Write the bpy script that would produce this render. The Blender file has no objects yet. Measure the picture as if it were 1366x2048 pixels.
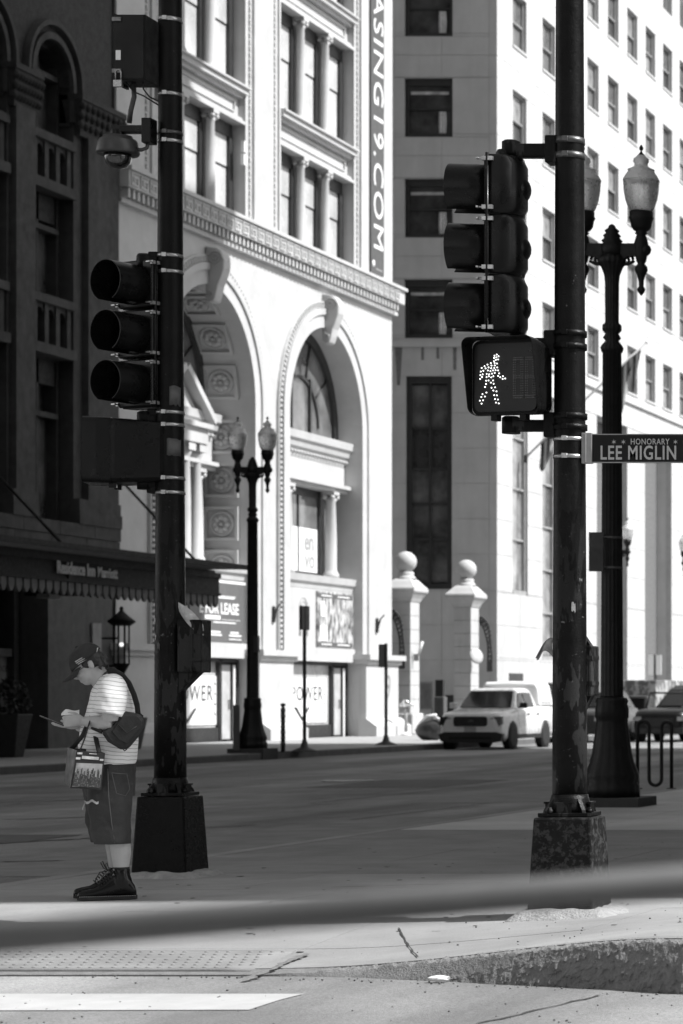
import bpy, bmesh, math, random
from mathutils import Vector, Matrix, noise
random.seed(7)
S = bpy.context.scene
C = S.collection
R = math.radians
F = 5200.0; VX = 2630.0; HY = 1396.0; EY = 1.30      # focal length in photo pixels, vanishing point, eye height
# ---------------------------------------------------------------- camera
cam = bpy.data.cameras.new('camera'); camo = bpy.data.objects.new('camera', cam); C.objects.link(camo)
camo.location = (0, 0, EY); camo.rotation_euler = (R(90), 0, 0)
cam.sensor_fit = 'VERTICAL'; cam.sensor_height = 36; cam.sensor_width = 24
cam.lens = F / 2048 * 36
cam.shift_x = -(VX - 683) / 2048; cam.shift_y = (HY - 1024) / 2048
cam.clip_start = 0.1; cam.clip_end = 6000
cam.dof.use_dof = True; cam.dof.focus_distance = 16.6
cam.dof.aperture_fstop = 4.6; cam.dof.aperture_blades = 0
S.camera = camo
# ---------------------------------------------------------------- world, sun, exposure
SUN_EL, SUN_AZ = 50, 5          # azimuth: degrees from +X towards +Y
w = bpy.data.worlds.new('World'); S.world = w; w.use_nodes = True
nt = w.node_tree; nt.nodes.clear()
sky = nt.nodes.new('ShaderNodeTexSky'); sky.sky_type = 'NISHITA'; sky.sun_disc = False
sky.sun_elevation = R(SUN_EL); sky.sun_rotation = R(90 - SUN_AZ)
bw = nt.nodes.new('ShaderNodeRGBToBW'); bg = nt.nodes.new('ShaderNodeBackground'); wo = nt.nodes.new('ShaderNodeOutputWorld')
nt.links.new(sky.outputs[0], bw.inputs[0]); nt.links.new(bw.outputs[0], bg.inputs[0]); nt.links.new(bg.outputs[0], wo.inputs[0])
bg.inputs[1].default_value = 0.148
sl = bpy.data.lights.new('sun', 'SUN'); sl.energy = 4.3; sl.angle = R(0.5); sl.color = (1, 1, 1)
so = bpy.data.objects.new('sun', sl); C.objects.link(so)
sd = Vector((math.cos(R(SUN_EL)) * math.cos(R(SUN_AZ)), math.cos(R(SUN_EL)) * math.sin(R(SUN_AZ)), math.sin(R(SUN_EL))))
so.rotation_euler = sd.to_track_quat('Z', 'Y').to_euler(); so.location = (20, 40, 60)
S.view_settings.view_transform = 'Standard'; S.view_settings.look = 'None'
S.view_settings.exposure = 0.78; S.view_settings.gamma = 1; S.view_settings.use_curve_mapping = False
# ---------------------------------------------------------------- helpers
def at(px, py, Y): return Vector(((px - VX) * Y / F, Y, EY - (py - HY) * Y / F))
def fy(px, X=-32.4): return X * F / (px - VX)          # distance along a street-side plane
def fz(px, py, X=-32.4): return EY + (HY - py) * fy(px, X) / F

MATS = {}
def mat(name, v, var=.12, sc=3, rough=.8, bump=0, bsc=30, metal=0, coat=0, streak=0, fleck=None, spec=.5, trans=0, emit=0, fn=None):
    if name in MATS: return MATS[name]
    m = bpy.data.materials.new(name); m.use_nodes = True; t = m.node_tree; N = t.nodes; L = t.links
    b = N['Principled BSDF']
    b.inputs['Roughness'].default_value = rough; b.inputs['Metallic'].default_value = metal
    b.inputs['Coat Weight'].default_value = coat; b.inputs['Specular IOR Level'].default_value = spec
    b.inputs['Transmission Weight'].default_value = trans
    tc = N.new('ShaderNodeTexCoord'); co = tc.outputs['Object']
    def noi(scale, det=5, vec=None, r=.6):
        n = N.new('ShaderNodeTexNoise'); n.inputs['Scale'].default_value = scale; n.inputs['Detail'].default_value = det
        n.inputs['Roughness'].default_value = r; L.new(vec or co, n.inputs['Vector']); return n.outputs[0]
    def rng(x, a, b_, c, d):
        n = N.new('ShaderNodeMapRange'); n.inputs[1].default_value = a; n.inputs[2].default_value = b_
        n.inputs[3].default_value = c; n.inputs[4].default_value = d; L.new(x, n.inputs[0]); return n.outputs[0]
    def mul(x, y, op='MULTIPLY'):
        n = N.new('ShaderNodeMath'); n.operation = op
        for i, q in enumerate((x, y)):
            if isinstance(q, (int, float)): n.inputs[i].default_value = q
            else: L.new(q, n.inputs[i])
        return n.outputs[0]
    def mix(f, x, y):
        n = N.new('ShaderNodeMix'); n.data_type = 'FLOAT'
        for i, q in ((0, f), (2, x), (3, y)):
            if isinstance(q, (int, float)): n.inputs[i].default_value = q
            else: L.new(q, n.inputs[i])
        return n.outputs[0]
    val = mul(rng(noi(sc), .3, .7, 1 - var, 1 + var), v)
    if streak:
        mp = N.new('ShaderNodeMapping'); mp.inputs['Scale'].default_value = (3, 3, .35); L.new(co, mp.inputs[0])
        val = mul(val, rng(noi(sc * .7, 6, mp.outputs[0]), .35, .75, 1 + streak * .3, 1 - streak))
    if fleck:   # (scale, threshold, value)
        val = mix(rng(noi(fleck[0], 8, r=.7), fleck[1], fleck[1] + .02, 0, 1), val, fleck[2])
    if fn: val = fn(N, L, co, val, noi, rng, mul, mix)
    L.new(val, b.inputs['Base Color'])
    if bump:
        bn = N.new('ShaderNodeBump'); bn.inputs['Strength'].default_value = bump; bn.inputs['Distance'].default_value = .02
        L.new(noi(bsc, 8), bn.inputs['Height']); L.new(bn.outputs[0], b.inputs['Normal'])
    if rough > .15 and rough < .9:
        L.new(rng(noi(sc * 3), .3, .7, max(.03, rough - .12), min(1, rough + .12)), b.inputs['Roughness'])
    if emit:
        b.inputs['Emission Color'].default_value = (1, 1, 1, 1); b.inputs['Emission Strength'].default_value = emit
    MATS[name] = m; return m

class MB:
    def __init__(s): s.v = []; s.f = []; s.sm = []
    def add(s, vs, fs, smooth=False):
        o = len(s.v); s.v += [tuple(p) for p in vs]; s.f += [tuple(i + o for i in f) for f in fs]; s.sm += [smooth] * len(fs); return s
    def box(s, a, b, M=None):
        x0, y0, z0 = a; x1, y1, z1 = b
        vs = [Vector(p) for p in ((x0,y0,z0),(x1,y0,z0),(x1,y1,z0),(x0,y1,z0),(x0,y0,z1),(x1,y0,z1),(x1,y1,z1),(x0,y1,z1))]
        if M: vs = [M @ p for p in vs]
        return s.add(vs, [(0,3,2,1),(4,5,6,7),(0,1,5,4),(1,2,6,5),(2,3,7,6),(3,0,4,7)])
    def frus(s, c, z0, z1, a0, b0, a1, b1, M=None):   # rectangular frustum, half sizes
        cx, cy = c
        vs = [Vector(p) for p in ((cx-a0,cy-b0,z0),(cx+a0,cy-b0,z0),(cx+a0,cy+b0,z0),(cx-a0,cy+b0,z0),(cx-a1,cy-b1,z1),(cx+a1,cy-b1,z1),(cx+a1,cy+b1,z1),(cx-a1,cy+b1,z1))]
        if M: vs = [M @ p for p in vs]
        return s.add(vs, [(0,3,2,1),(4,5,6,7),(0,1,5,4),(1,2,6,5),(2,3,7,6),(3,0,4,7)])
    def rings(s, rs, closed=True, cap=True, smooth=True, loop=False):
        n = len(rs[0]); vs = [p for r in rs for p in r]; fs = []
        m = len(rs)
        for i in range(m if loop else m - 1):
            for j in range(n if closed else n - 1):
                a = i * n + j; b = i * n + (j + 1) % n; k = ((i + 1) % m) * n
                fs.append((a, b, k + (j + 1) % n, k + j))
        s.add(vs, fs, smooth)
        if cap and not loop:
            o = len(s.v) - len(vs)
            s.f += [tuple(o + j for j in reversed(range(n))), tuple(o + (m - 1) * n + j for j in range(n))]; s.sm += [False, False]
        return s
    def lathe(s, prof, c=(0,0,0), n=20, M=None, flute=0, amp=0, smooth=True):
        rs = []
        for r, z in prof:
            ring = []
            for j in range(n):
                a = 2 * math.pi * j / n
                rr = r * (1 - (amp * abs(math.sin(a * flute / 2)) if flute else 0))
                p = Vector((rr * math.cos(a), rr * math.sin(a), z))
                if M: p = M @ p
                ring.append(p + Vector(c))
            rs.append(ring)
        return s.rings(rs, smooth=smooth)
    def tube(s, pts, rad, n=8, cap=True, flat=1.0, smooth=True):
        pts = [Vector(p) for p in pts]
        if isinstance(rad, (int, float)): rad = [rad] * len(pts)
        rs = []; up = None
        for i, p in enumerate(pts):
            d = (pts[min(i + 1, len(pts) - 1)] - pts[max(i - 1, 0)]).normalized()
            if up is None: up = Vector((0, 0, 1)) if abs(d.z) < .9 else Vector((0, 1, 0))
            u = d.cross(up).normalized(); v = u.cross(d).normalized(); up = v
            rs.append([p + (u * math.cos(2*math.pi*j/n) * flat + v * math.sin(2*math.pi*j/n)) * rad[i] for j in range(n)])
        return s.rings(rs, cap=cap, smooth=smooth)
    def prism(s, poly, a, b, axis='X', smooth=False, M=None):   # poly of (u,v); axis X: (y,z), Y: (x,z), Z: (x,y)
        def P(u, v, t):
            p = Vector({'X': (t, u, v), 'Y': (u, t, v), 'Z': (u, v, t)}[axis]); return M @ p if M else p
        return s.rings([[P(u, v, a) for u, v in poly], [P(u, v, b) for u, v in poly]], smooth=smooth)
    def sphere(s, c, r, n=16, m=10, sz=(1,1,1)):
        rs = []
        for i in range(m + 1):
            t = math.pi * (i / m) ; t = min(max(t, .02), math.pi - .02)
            rs.append([Vector(c) + Vector((r*sz[0]*math.sin(t)*math.cos(2*math.pi*j/n), r*sz[1]*math.sin(t)*math.sin(2*math.pi*j/n), -r*sz[2]*math.cos(t))) for j in range(n)])
        return s.rings(rs)
    def mesh(s, name):
        me = bpy.data.meshes.new(name); me.from_pydata(s.v, [], s.f)
        me.polygons.foreach_set('use_smooth', s.sm); me.update()
        bm = bmesh.new(); bm.from_mesh(me); bmesh.ops.recalc_face_normals(bm, faces=bm.faces); bm.to_mesh(me); bm.free()
        return me
    def build(s, name, m, parent=None, kind=None, label=None, bevel=0, loc=None, rot=None):
        return link(name, s.mesh(name), m, parent, kind, label, bevel, loc, rot)
def link(name, me, m=None, parent=None, kind=None, label=None, bevel=0, loc=None, rot=None):
    if m is not None and not me.materials: me.materials.append(m)
    o = bpy.data.objects.new(name, me); C.objects.link(o)
    if parent: o.parent = parent
    if kind: o['kind'] = kind
    if label: o['label'] = label
    if loc is not None: o.location = loc
    if rot is not None: o.rotation_euler = rot
    if bevel:
        b = o.modifiers.new('bevel', 'BEVEL'); b.width = bevel; b.segments = 2; b.limit_method = 'ANGLE'
    return o
def tag(o, label, cat, group=None):
    o['label'] = label; o['category'] = cat
    if group: o['group'] = group
    return o
def thing(name, label, cat, loc=(0,0,0), rz=0, group=None):
    o = bpy.data.objects.new(name, None); C.objects.link(o); o.location = loc; o.rotation_euler = (0, 0, rz)
    o.empty_display_size = .2
    return tag(o, label, cat, group)
def kids(o): return [c for c in bpy.data.objects if c.parent == o]
def dup(root, loc, label, rz=None):
    def cp(o, par):
        c = o.copy(); C.objects.link(c)
        if par: c.parent = par
        for ch in kids(o): cp(ch, c)
        return c
    r = cp(root, None); r.location = loc; r['label'] = label
    if rz is not None: r.rotation_euler = (0, 0, rz)
    return r
def text(body, size, m, parent, loc, u=(1,0,0), v=(0,0,1), ext=.004, offset=0, sx=1, align='CENTER', name='lettering', shear=0, space=1, fit=None):
    cu = bpy.data.curves.new('t', 'FONT'); cu.body = body; cu.size = size; cu.extrude = ext; cu.offset = offset
    cu.align_x = align; cu.align_y = 'CENTER'; cu.shear = shear; cu.space_character = space; cu.resolution_u = 3
    t = bpy.data.objects.new('t', cu); C.objects.link(t)
    me = bpy.data.meshes.new_from_object(t.evaluated_get(bpy.context.evaluated_depsgraph_get()))
    bpy.data.objects.remove(t); bpy.data.curves.remove(cu)
    if fit:
        xs_ = [q.co.x for q in me.vertices]; sx = fit / (max(xs_) - min(xs_))
    U = Vector(u) * sx; V = Vector(v); W = Vector(u).cross(V)
    M = Matrix(((U.x, V.x, W.x, 0), (U.y, V.y, W.y, 0), (U.z, V.z, W.z, 0), (0, 0, 0, 1)))
    me.transform(M); me.name = name; me.materials.clear()
    o = link(name, me, m, parent); o.location = loc; return o
def bend(a, b, n): return [a + (b - a) * i / (n - 1) for i in range(n)]

# ---------------------------------------------------------------- materials
def joints(N, L, co, val, noi, rng, mul, mix): return val
M_terra = mat('terracotta', .47, .09, 1.2, .7, .08, 60)
M_lime = mat('limestone', .48, .09, .8, .85, .1, 50, streak=.10)
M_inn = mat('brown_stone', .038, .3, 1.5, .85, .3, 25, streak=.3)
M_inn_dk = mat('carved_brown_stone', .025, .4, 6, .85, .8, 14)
M_frame = mat('dark_window_frame', .03, .2, 4, .5)
M_glass = mat('window_glass', .06, .8, .9, .06, spec=.9)
M_glass_b = mat('blind_behind_glass', .50, .25, .6, .25, spec=.5)
M_glass_c = mat('grey_window_glass', .13, .6, .8, .1, spec=.8)
M_black = mat('black_street_paint', .012, .4, 8, .35, .12, 60, spec=.3)
M_black_far = mat('black_lamp_paint', .008, .3, 8, .5, .1, 60, spec=.3)
M_steel = mat('galvanised_band', .42, .3, 20, .35, metal=.9)
M_white = mat('white_panel', .75, .05, 2, .6)
M_dkgrey = mat('dark_grey_print', .09, .1, 2, .5)
M_ink = mat('black_print', .03, .1, 4, .6)
M_paper = mat('torn_sticker_paper', .5, .4, 20, .7, .3, 60)
M_grey = mat('grey_panel', .28, .2, 3, .5)
M_rubber = mat('black_rubber', .02, .2, 10, .8)
# ================================================================ GROUND
def asph(N, L, co, val, noi, rng, mul, mix):
    v = mul(val, rng(noi(90, 3), .35, .65, .72, 1.3))
    mp = N.new('ShaderNodeMapping'); mp.inputs['Scale'].default_value = (1, .12, 1); L.new(co, mp.inputs[0])
    v = mul(v, rng(noi(.55, 6, mp.outputs[0]), .35, .65, .6, 1.55))
    return mix(rng(noi(260, 2), .68, .72, 0, 1), v, .42)
M_asph = mat('worn_asphalt', .19, .2, .8, .85, .55, 140, fn=asph)
def conc(N, L, co, val, noi, rng, mul, mix):
    v = mul(val, rng(noi(120, 3), .35, .65, .88, 1.12))
    v = mul(v, rng(noi(.45, 6), .35, .7, 1.15, .78))
    return mix(rng(noi(9, 8), .70, .74, 0, 1), v, .07)
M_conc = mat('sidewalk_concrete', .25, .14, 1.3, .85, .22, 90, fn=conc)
M_joint = mat('joint_dirt', .13, .3, 8, .95)
M_conc_dk = mat('dark_concrete', .20, .16, 1.3, .85, .22, 90, fn=conc); M_conc_lt = mat('pale_concrete', .42, .12, 1.1, .85, .22, 90, fn=conc)
M_paint = mat('worn_white_road_paint', .40, .12, 3, .7, .2, 90, fleck=(22, .665, .14))
M_domes = mat('tactile_paving', .20, .18, 3, .8, .25, 90)
MB().add([(-900,-200,-.19),(900,-200,-.19),(900,3000,-.19),(-900,3000,-.19)], [(0,1,2,3)]).build('ground', M_joint, kind='structure')
ROADZ = -.15
def sheet(x0, x1, y0, y1, z, n=1, m=1):
    b = MB(); vs = [(x0+(x1-x0)*i/n, y0+(y1-y0)*j/m, z) for j in range(m+1) for i in range(n+1)]
    return b.add(vs, [(j*(n+1)+i, j*(n+1)+i+1, (j+1)*(n+1)+i+1, (j+1)*(n+1)+i) for j in range(m) for i in range(n)])
sheet(-200, 200, -60, 600, ROADZ).build('road', M_asph, kind='structure')
# crosswalk bar and lane paint (raised 4 mm)
def poly(pts, z, name, m, kind='structure', parent=None): return MB().add([(x, y, z) for x, y in pts], [tuple(range(len(pts)))]).build(name, m, parent, kind)
def g(px, py, z): Y = (EY - z) * F / (py - HY); return ((px - VX) * Y / F, Y)
poly([g(-200,1989,ROADZ), g(608,1989,ROADZ), g(560,2001,ROADZ), g(498,2021,ROADZ), g(-200,2023,ROADZ)], ROADZ+.004, 'road_marking', M_paint)
def band(x0, x1, y0, y1): poly([(x0,y0),(x1,y0),(x1,y1),(x0,y1)], ROADZ+.004, 'road_marking', mat('faded_lane_paint', .2, .3, 2, .8, .2, 90, fleck=(3, .5, .1)))
band(-17.8, -17.68, 30, 44); band(-17.8, -17.68, 50, 62)
# dark tar repair lines on the road
M_tar = mat('tar_seal', .05, .2, 6, .6)
def strip(pts, wd, z, name='tar_line', m=M_tar):
    b = MB(); L_ = []; 
    for i, (x, y) in enumerate(pts):
        d = Vector(pts[min(i+1, len(pts)-1)]) - Vector(pts[max(i-1, 0)]); n = Vector((-d.y, d.x)).normalized() * wd * random.uniform(.5, 1.2) / 2
        L_ += [(x+n.x, y+n.y, z), (x-n.x, y-n.y, z)]
    b.add(L_, [(2*i, 2*i+1, 2*i+3, 2*i+2) for i in range(len(pts)-1)]); return b.build(name, m, kind='structure')
def wob(p0, p1, n, a): return [(p0[0]+(p1[0]-p0[0])*t/(n-1)+random.uniform(-a,a), p0[1]+(p1[1]-p0[1])*t/(n-1)+random.uniform(-a,a)) for t in range(n)]
for a, b_ in (((-60,1578),(520,1556)), ((430,1545),(860,1522)), ((0,1605),(240,1598))): strip(wob(g(a[0],a[1],ROADZ), g(b_[0],b_[1],ROADZ), 20, .06), .09, ROADZ+.0062)
strip(wob(g(960,2048,ROADZ), g(1200,1992,ROADZ), 14, .012), .02, ROADZ+.005)
for a, b_ in (((0,1640),(330,1630)), ((-50,1690),(260,1672)), ((620,1607),(1080,1560)), ((740,1590),(1090,1574)), ((0,1725),(120,1722)), ((700,1640),(980,1606)), ((300,1660),(520,1650))):
    strip(wob(g(a[0],a[1],ROADZ), g(b_[0],b_[1],ROADZ), 16, .04), .11, ROADZ+.005)
M_patch = mat('dark_asphalt_patch', .10, .2, 2, .85, .5, 140); M_patch2 = mat('reflected_light_patch', .20, .2, 2, .85, .5, 140)  # pale patches put in as streaks of reflected light
for (ax, ay, bx_, by_, m_) in ((-15.5,24,-13.0,27.5,M_patch),(-20,31,-18.6,39,M_patch2),(-12.5,36,-10.6,47,M_patch2),(-16.4,42,-14.2,46,M_patch),(-22.5,50,-20,57,M_patch2),(-12,60,-10,70,M_patch),(-11.6,21,-10.2,30,M_patch2)):
    poly([(ax+random.uniform(-.1,.1),ay),(bx_,ay+random.uniform(-.1,.1)),(bx_+random.uniform(-.1,.1),by_),(ax,by_)], ROADZ+.0045 if m_ is M_patch else ROADZ+.0032, 'road_patch', m_)
# near sidewalk: height falls to the ramp at the left
def hz(x, y):
    t = min(1, max(0, (x + 5.6) / 2.6)); t = t * t * (3 - 2 * t)
    k = max(0, min(1, (17.0 - y) / 4.2)); k = k * k * (3 - 2 * k)
    return k * (-.144 + t * .254)
KX0 = -9.05; KY0 = 12.85
def KY(x): return 13.56 - .82 * min(1, max(0, (x + 5.45) / 2.35)) ** 1.3
base = MB(); nx, ny = 30, 60
xs = bend(KX0, 7.0, nx + 1); ys = bend(13.8, 18, 13) + bend(20, 130, 12)
base.add([(x, y, hz(x, y) - .022) for y in ys for x in xs], [(j*(nx+1)+i, j*(nx+1)+i+1, (j+1)*(nx+1)+i+1, (j+1)*(nx+1)+i) for j in range(len(ys)-1) for i in range(nx)])
walk = base.build('sidewalk', M_joint, kind='structure')
# slabs as pieces, in darker concrete midway and paler concrete beyond
sl_x = [KX0 + .02, -7.35, -5.62, -4.05, -2.5, -.95, .6]; sl_y = [KY0 + .16] + [14.45 + 1.6 * i for i in range(0, 30)]
for j in range(len(sl_y) - 1):
    for i in range(len(sl_x) - 1):
        x0, x1, y0, y1 = sl_x[i] + .003, sl_x[i+1] - .003, sl_y[j] + .003, sl_y[j+1] - .003
        YY = lambda x, c_, n_: (KY(x) + .16 if j == 0 else y0) + (y1 - (KY(x) + .16 if j == 0 else y0)) * c_ / n_
        if x1 / y0 < -.60 or x0 / y1 > -.20: continue
        n = 8 if y0 < 17 else 1; b = MB(); dz = random.uniform(-.001, .001)
        vs = [(x0+(x1-x0)*a/n, YY(x0+(x1-x0)*a/n, c, n), hz(x0+(x1-x0)*a/n, YY(x0+(x1-x0)*a/n, c, n)) + dz) for c in range(n+1) for a in range(n+1)]
        b.add(vs, [(c*(n+1)+a, c*(n+1)+a+1, (c+1)*(n+1)+a+1, (c+1)*(n+1)+a) for c in range(n) for a in range(n)], True)
        m_ = n + 1; rim = list(range(m_)) + [c*m_ + n for c in range(1, m_)] + [n*m_ + a for a in range(n-1, -1, -1)] + [c*m_ for c in range(n-1, 0, -1)]
        b.add([vs[k] for k in rim] + [(vs[k][0], vs[k][1], vs[k][2] - .03) for k in rim], [(k, (k+1) % len(rim), len(rim) + (k+1) % len(rim), len(rim) + k) for k in range(len(rim))])
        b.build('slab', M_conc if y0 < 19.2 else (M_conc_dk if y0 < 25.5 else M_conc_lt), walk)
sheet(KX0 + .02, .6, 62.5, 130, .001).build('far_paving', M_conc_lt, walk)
# street kerb of the near sidewalk
MB().box((KX0 - .16, 14.2, -.19), (KX0, 130, .002)).build('kerb', M_conc, kind='structure', bevel=.015)
# rough broken kerb along the cross street
M_kerb = mat('broken_kerb_concrete', .17, .2, 14, .95, .6, 90, fleck=(60, .69, .07))
b = MB(); nk, mk = 700, 56
kxs = bend(KX0, -5.8, 40) + bend(-5.79, -2.4, 620) + bend(-2.38, 3.0, 41); x0, x1 = KX0, 3.0
rs = []
for i in range(nk + 1):
    x = kxs[i]; K_ = KY(x); zt = hz(x, K_ + .1); ring = []
    rg = min(1, max(0, (x + 5.45) / .5))
    for j in range(mk + 1):
        t = j / mk
        if t < .55: y = K_ - .02 + .10 * rg * (t / .55) ** 1.5; z = -.20 + (zt + .20 - .012) * (t / .55)
        else: y = K_ + .08 * rg - .02 * (1 - rg) + (.16 + .05 * (1 - rg)) * (t - .55) / .45; z = zt - .012 + .012 * (t - .55) / .45
        p = Vector((x, y, z))
        nz = noise.fractal(p * 26, .7, 2.0, 6); n2 = noise.noise(p * 3.1); n3 = noise.noise(p * 48)
        am = rg * (1 if t < .7 else max(0, (1 - t) / .3))
        y += am * (.014 * nz + .03 * n2 + .005 * n3); z += am * (.012 * nz + .005 * n3) * (1 if t > .1 else 0)
        ring.append((x, y, z))
    rs.append(ring)
b.rings(rs, closed=False, cap=False, smooth=False)
b.build('kerb', M_kerb, kind='structure')
# crack across the kerb, seam cracks in the slabs
def hstrip(pts, wd, dz, name, m):
    b = MB(); L_ = []
    for i, (x, y) in enumerate(pts):
        d = Vector(pts[min(i+1, len(pts)-1)]) - Vector(pts[max(i-1, 0)]); n = Vector((-d.y, d.x)).normalized() * wd * random.uniform(.4, 1.3) / 2
        L_ += [(x+n.x, y+n.y, hz(x+n.x, y+n.y) + dz), (x-n.x, y-n.y, hz(x-n.x, y-n.y) + dz)]
    b.add(L_, [(2*i, 2*i+1, 2*i+3, 2*i+2) for i in range(len(pts)-1)]); return b.build(name, m, kind='structure')
hstrip(wob(g(797,1846,-.02), g(836,1898,-.02), 18, .003), .011, .006, 'crack', mat('dark_crack', .03, .3, 30, .95))  # thin dark strip laid along the crack
hstrip(wob(g(612,1890,-.05), g(500,1949,-.11), 24, .018), .04, .012, 'crack', M_kerb)
hstrip(wob(g(660,1776,0), g(1010,1766,0), 30, .02), .028, .006, 'crack', mat('crack_fill', .12, .4, 30, .95))
hstrip(wob(g(340,1830,0), g(650,1790,0), 30, .015), .014, .006, 'crack', MATS['crack_fill'])
# tactile ramp plate with domes
tp = thing('tactile_plate', 'grey tactile paving plate with rows of worn domes at the ramp edge', 'tactile paving', (0, 0, 0))
pc = [(-9.0, 14.36), (at(592,0,14.36).x, 14.36), (at(500,0,13.64).x, 13.64), (-9.0, 13.64)]
b = MB(); nn = 20
L0 = [(pc[0][0]+(pc[1][0]-pc[0][0])*i/nn, pc[0][1]+(pc[1][1]-pc[0][1])*i/nn) for i in range(nn+1)]
L1 = [(pc[3][0]+(pc[2][0]-pc[3][0])*i/nn, pc[3][1]+(pc[2][1]-pc[3][1])*i/nn) for i in range(nn+1)]
rr = []
for j in range(9):
    t = j / 8; rr.append([(L0[i][0]+(L1[i][0]-L0[i][0])*t, L0[i][1]+(L1[i][1]-L0[i][1])*t, 0) for i in range(nn+1)])
rr = [[(x, y, hz(x, y) + .007) for x, y, _ in r] for r in rr]
b.rings(rr, closed=False, cap=False)
b.build('plate', M_domes, tp).modifiers.new('s', 'SOLIDIFY').thickness = -.02
b = MB(); cnt = 0
for r_ in range(7):
    for c_ in range(52):
        x = -7.35 + c_ * .06 + (r_ % 2) * .03; y = 13.70 + r_ * .098
        pxx = VX + F * x / y
        lim = 592 + (500 - 592) * (y - pc[1][1]) / (pc[2][1] - pc[1][1])
        if pxx < lim - 12 and y > pc[3][1] + .02 and y < pc[0][1] - .02 and random.random() > .06:
            z = hz(x, y) + .007; b.lathe([(.014, 0), (.012, .003), (.007, .005), (.002, .0055)], (x, y, z), 8)
b.build('dome', M_domes, tp, kind='stuff')
# mounds of mortar under both signal bases are built with the poles
# manhole on the road
mh = g(695, 1562, ROADZ)
mc = thing('manhole_cover', 'round iron manhole cover out in the shaded road', 'manhole cover', (mh[0], mh[1], ROADZ))
MB().lathe([(.44, .004), (.44, .012), (.36, .014), (.355, .010), (.02, .010)], n=28).build('lid', mat('worn_iron', .25, .2, 6, .4, metal=.6), mc)
# far sidewalk with kerb
fw = MB().add([(-32.6,20,0),(-24.95,20,0),(-24.95,160,0),(-32.6,160,0)], [(0,1,2,3)]).build('sidewalk', mat('far_sidewalk_concrete', .30, .1, .8, .85, .1, 30), kind='structure')
MB().box((-24.95, 20, -.19), (-24.75, 160, .003)).build('kerb', mat('dark_kerb', .10, .2, 3, .8), kind='structure', bevel=.02)

# ================================================================ UNSEEN BLOCKS outside the frame: shade-casting tower, blocks added for reflections
M_tower = mat('grey_tower_stone', .42, .1, 1, .8)
M_tower2 = mat('pale_tower_stone', .45, .1, 1, .8)
def block(name, label, x0, x1, y0, y1, h, m=M_tower, side='W'):
    t = thing(name, label, 'building', (x0, y0, 0))
    MB().box((0,0,-.1), (x1-x0, y1-y0, h)).build('wall', m, t)
    MB().box((-.3,-.3,h), (x1-x0+.3, y1-y0+.3, h+.6)).build('roof', m, t)
    win = MB(); 
    for k in range(int(h // 4)):
        z = 1.2 + 4 * k
        if side == 'W':
            for i in range(int((y1-y0) // 3.2)): win.box((-.02, .8+3.2*i, z), (-.004, 2.6+3.2*i, z+2.3))
            for i in range(int((x1-x0) // 3.2)): win.box((.8+3.2*i, -.02, z), (2.6+3.2*i, -.004, z+2.3))
        else:
            for i in range(int((x1-x0) // 3.2)): win.box((.8+3.2*i, y1-y0+.004, z), (2.6+3.2*i, y1-y0+.02, z+2.3))
    win.build('window', M_glass, t, kind='stuff'); return t
T_Y0, T_Y1 = 18.4, 76.4
block('office_tower', 'grey stone tower rising over the near sidewalk and shading the street', -3.6, 13, T_Y0, T_Y1, 64)
tw_ = bpy.data.objects['office_tower']
MB().box((0, T_Y1-T_Y0+.002, 46.6), (10, 79.4-T_Y0, 51.2)).box((0, T_Y1-T_Y0+.002, 51.2), (10, 78.0-T_Y0, 64)).build('shade_overhang', M_tower, tw_)  # overhang added to shade the upper left of the terracotta facade
block('reflection_block', 'pale unseen block added behind the viewer for windows to reflect, right side', -2, 30, -55, -9, 30, M_tower2, 'S')  # added only to give the windows something to reflect
block('reflection_block', 'pale unseen block added behind the viewer for windows to reflect, left side', -62, -25.5, -55, -9, 34, M_tower2, 'S')
block('low_reflection_block', 'low unseen stone block added beyond the tower for windows to reflect', -2.5, 24, 92, 150, 13)  # invented block, there for the window reflections

# ================================================================ OFFICE BUILDING A (lit, terracotta)
XA = -32.4; A0, A1 = 70.25, 91.25
A = thing('terracotta_building', 'pale terracotta office building with two great arches and a vertical leasing banner', 'building', (XA, 0, 0))
# local coords: x = out of facade, y = world y, z = up
AC = [76.15, 85.07]; AR = 3.12; AS = 10.27; AO = 3.97
DEP = [1.5, .85]
wb = MB()
# lower wall built of columns with arch openings, 20 cm thick; solid body behind
def archwall(b, ya, yb, z0, z1, arches, x0, x1, n=40, soffit=True):
    cuts = [ya]
    for c, r, zs, zb in arches: cuts += [c - r * math.cos(math.pi * i / n) for i in range(n + 1)]
    cuts += [yb]
    for i in range(len(cuts) - 1):
        y0, y1 = cuts[i], cuts[i+1]; lo0 = lo1 = z0
        if y1 - y0 < 1e-6: continue
        for c, r, zs, zb in arches:
            if y0 >= c - r - 1e-6 and y1 <= c + r + 1e-6:
                lo0 = zs + math.sqrt(max(0, r*r - (y0-c)**2)); lo1 = zs + math.sqrt(max(0, r*r - (y1-c)**2))
        b.add([(x1,y0,lo0),(x1,y1,lo1),(x1,y1,z1),(x1,y0,z1),(x0,y0,lo0),(x0,y1,lo1),(x0,y1,z1),(x0,y0,z1)], [(0,1,2,3),(7,6,5,4)] + ([(0,4,5,1)] if soffit else []))
    return b
archwall(wb, A0, A1, 2.75, 14.75, [(AC[0], AR, AS, 0), (AC[1], AR, AS, 0)], -.2, 0, soffit=False)
wb.box((-12, A0, 0), (-2.2, A1, 36)); wb.box((-12, A1 - .3, 0), (0 - .002, A1, 36))      # core and far end wall
wb.box((-2.3, A0, 13.5), (-.05, A1 - .3, 15.2))
wb.build('wall', M_terra, A)
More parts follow.
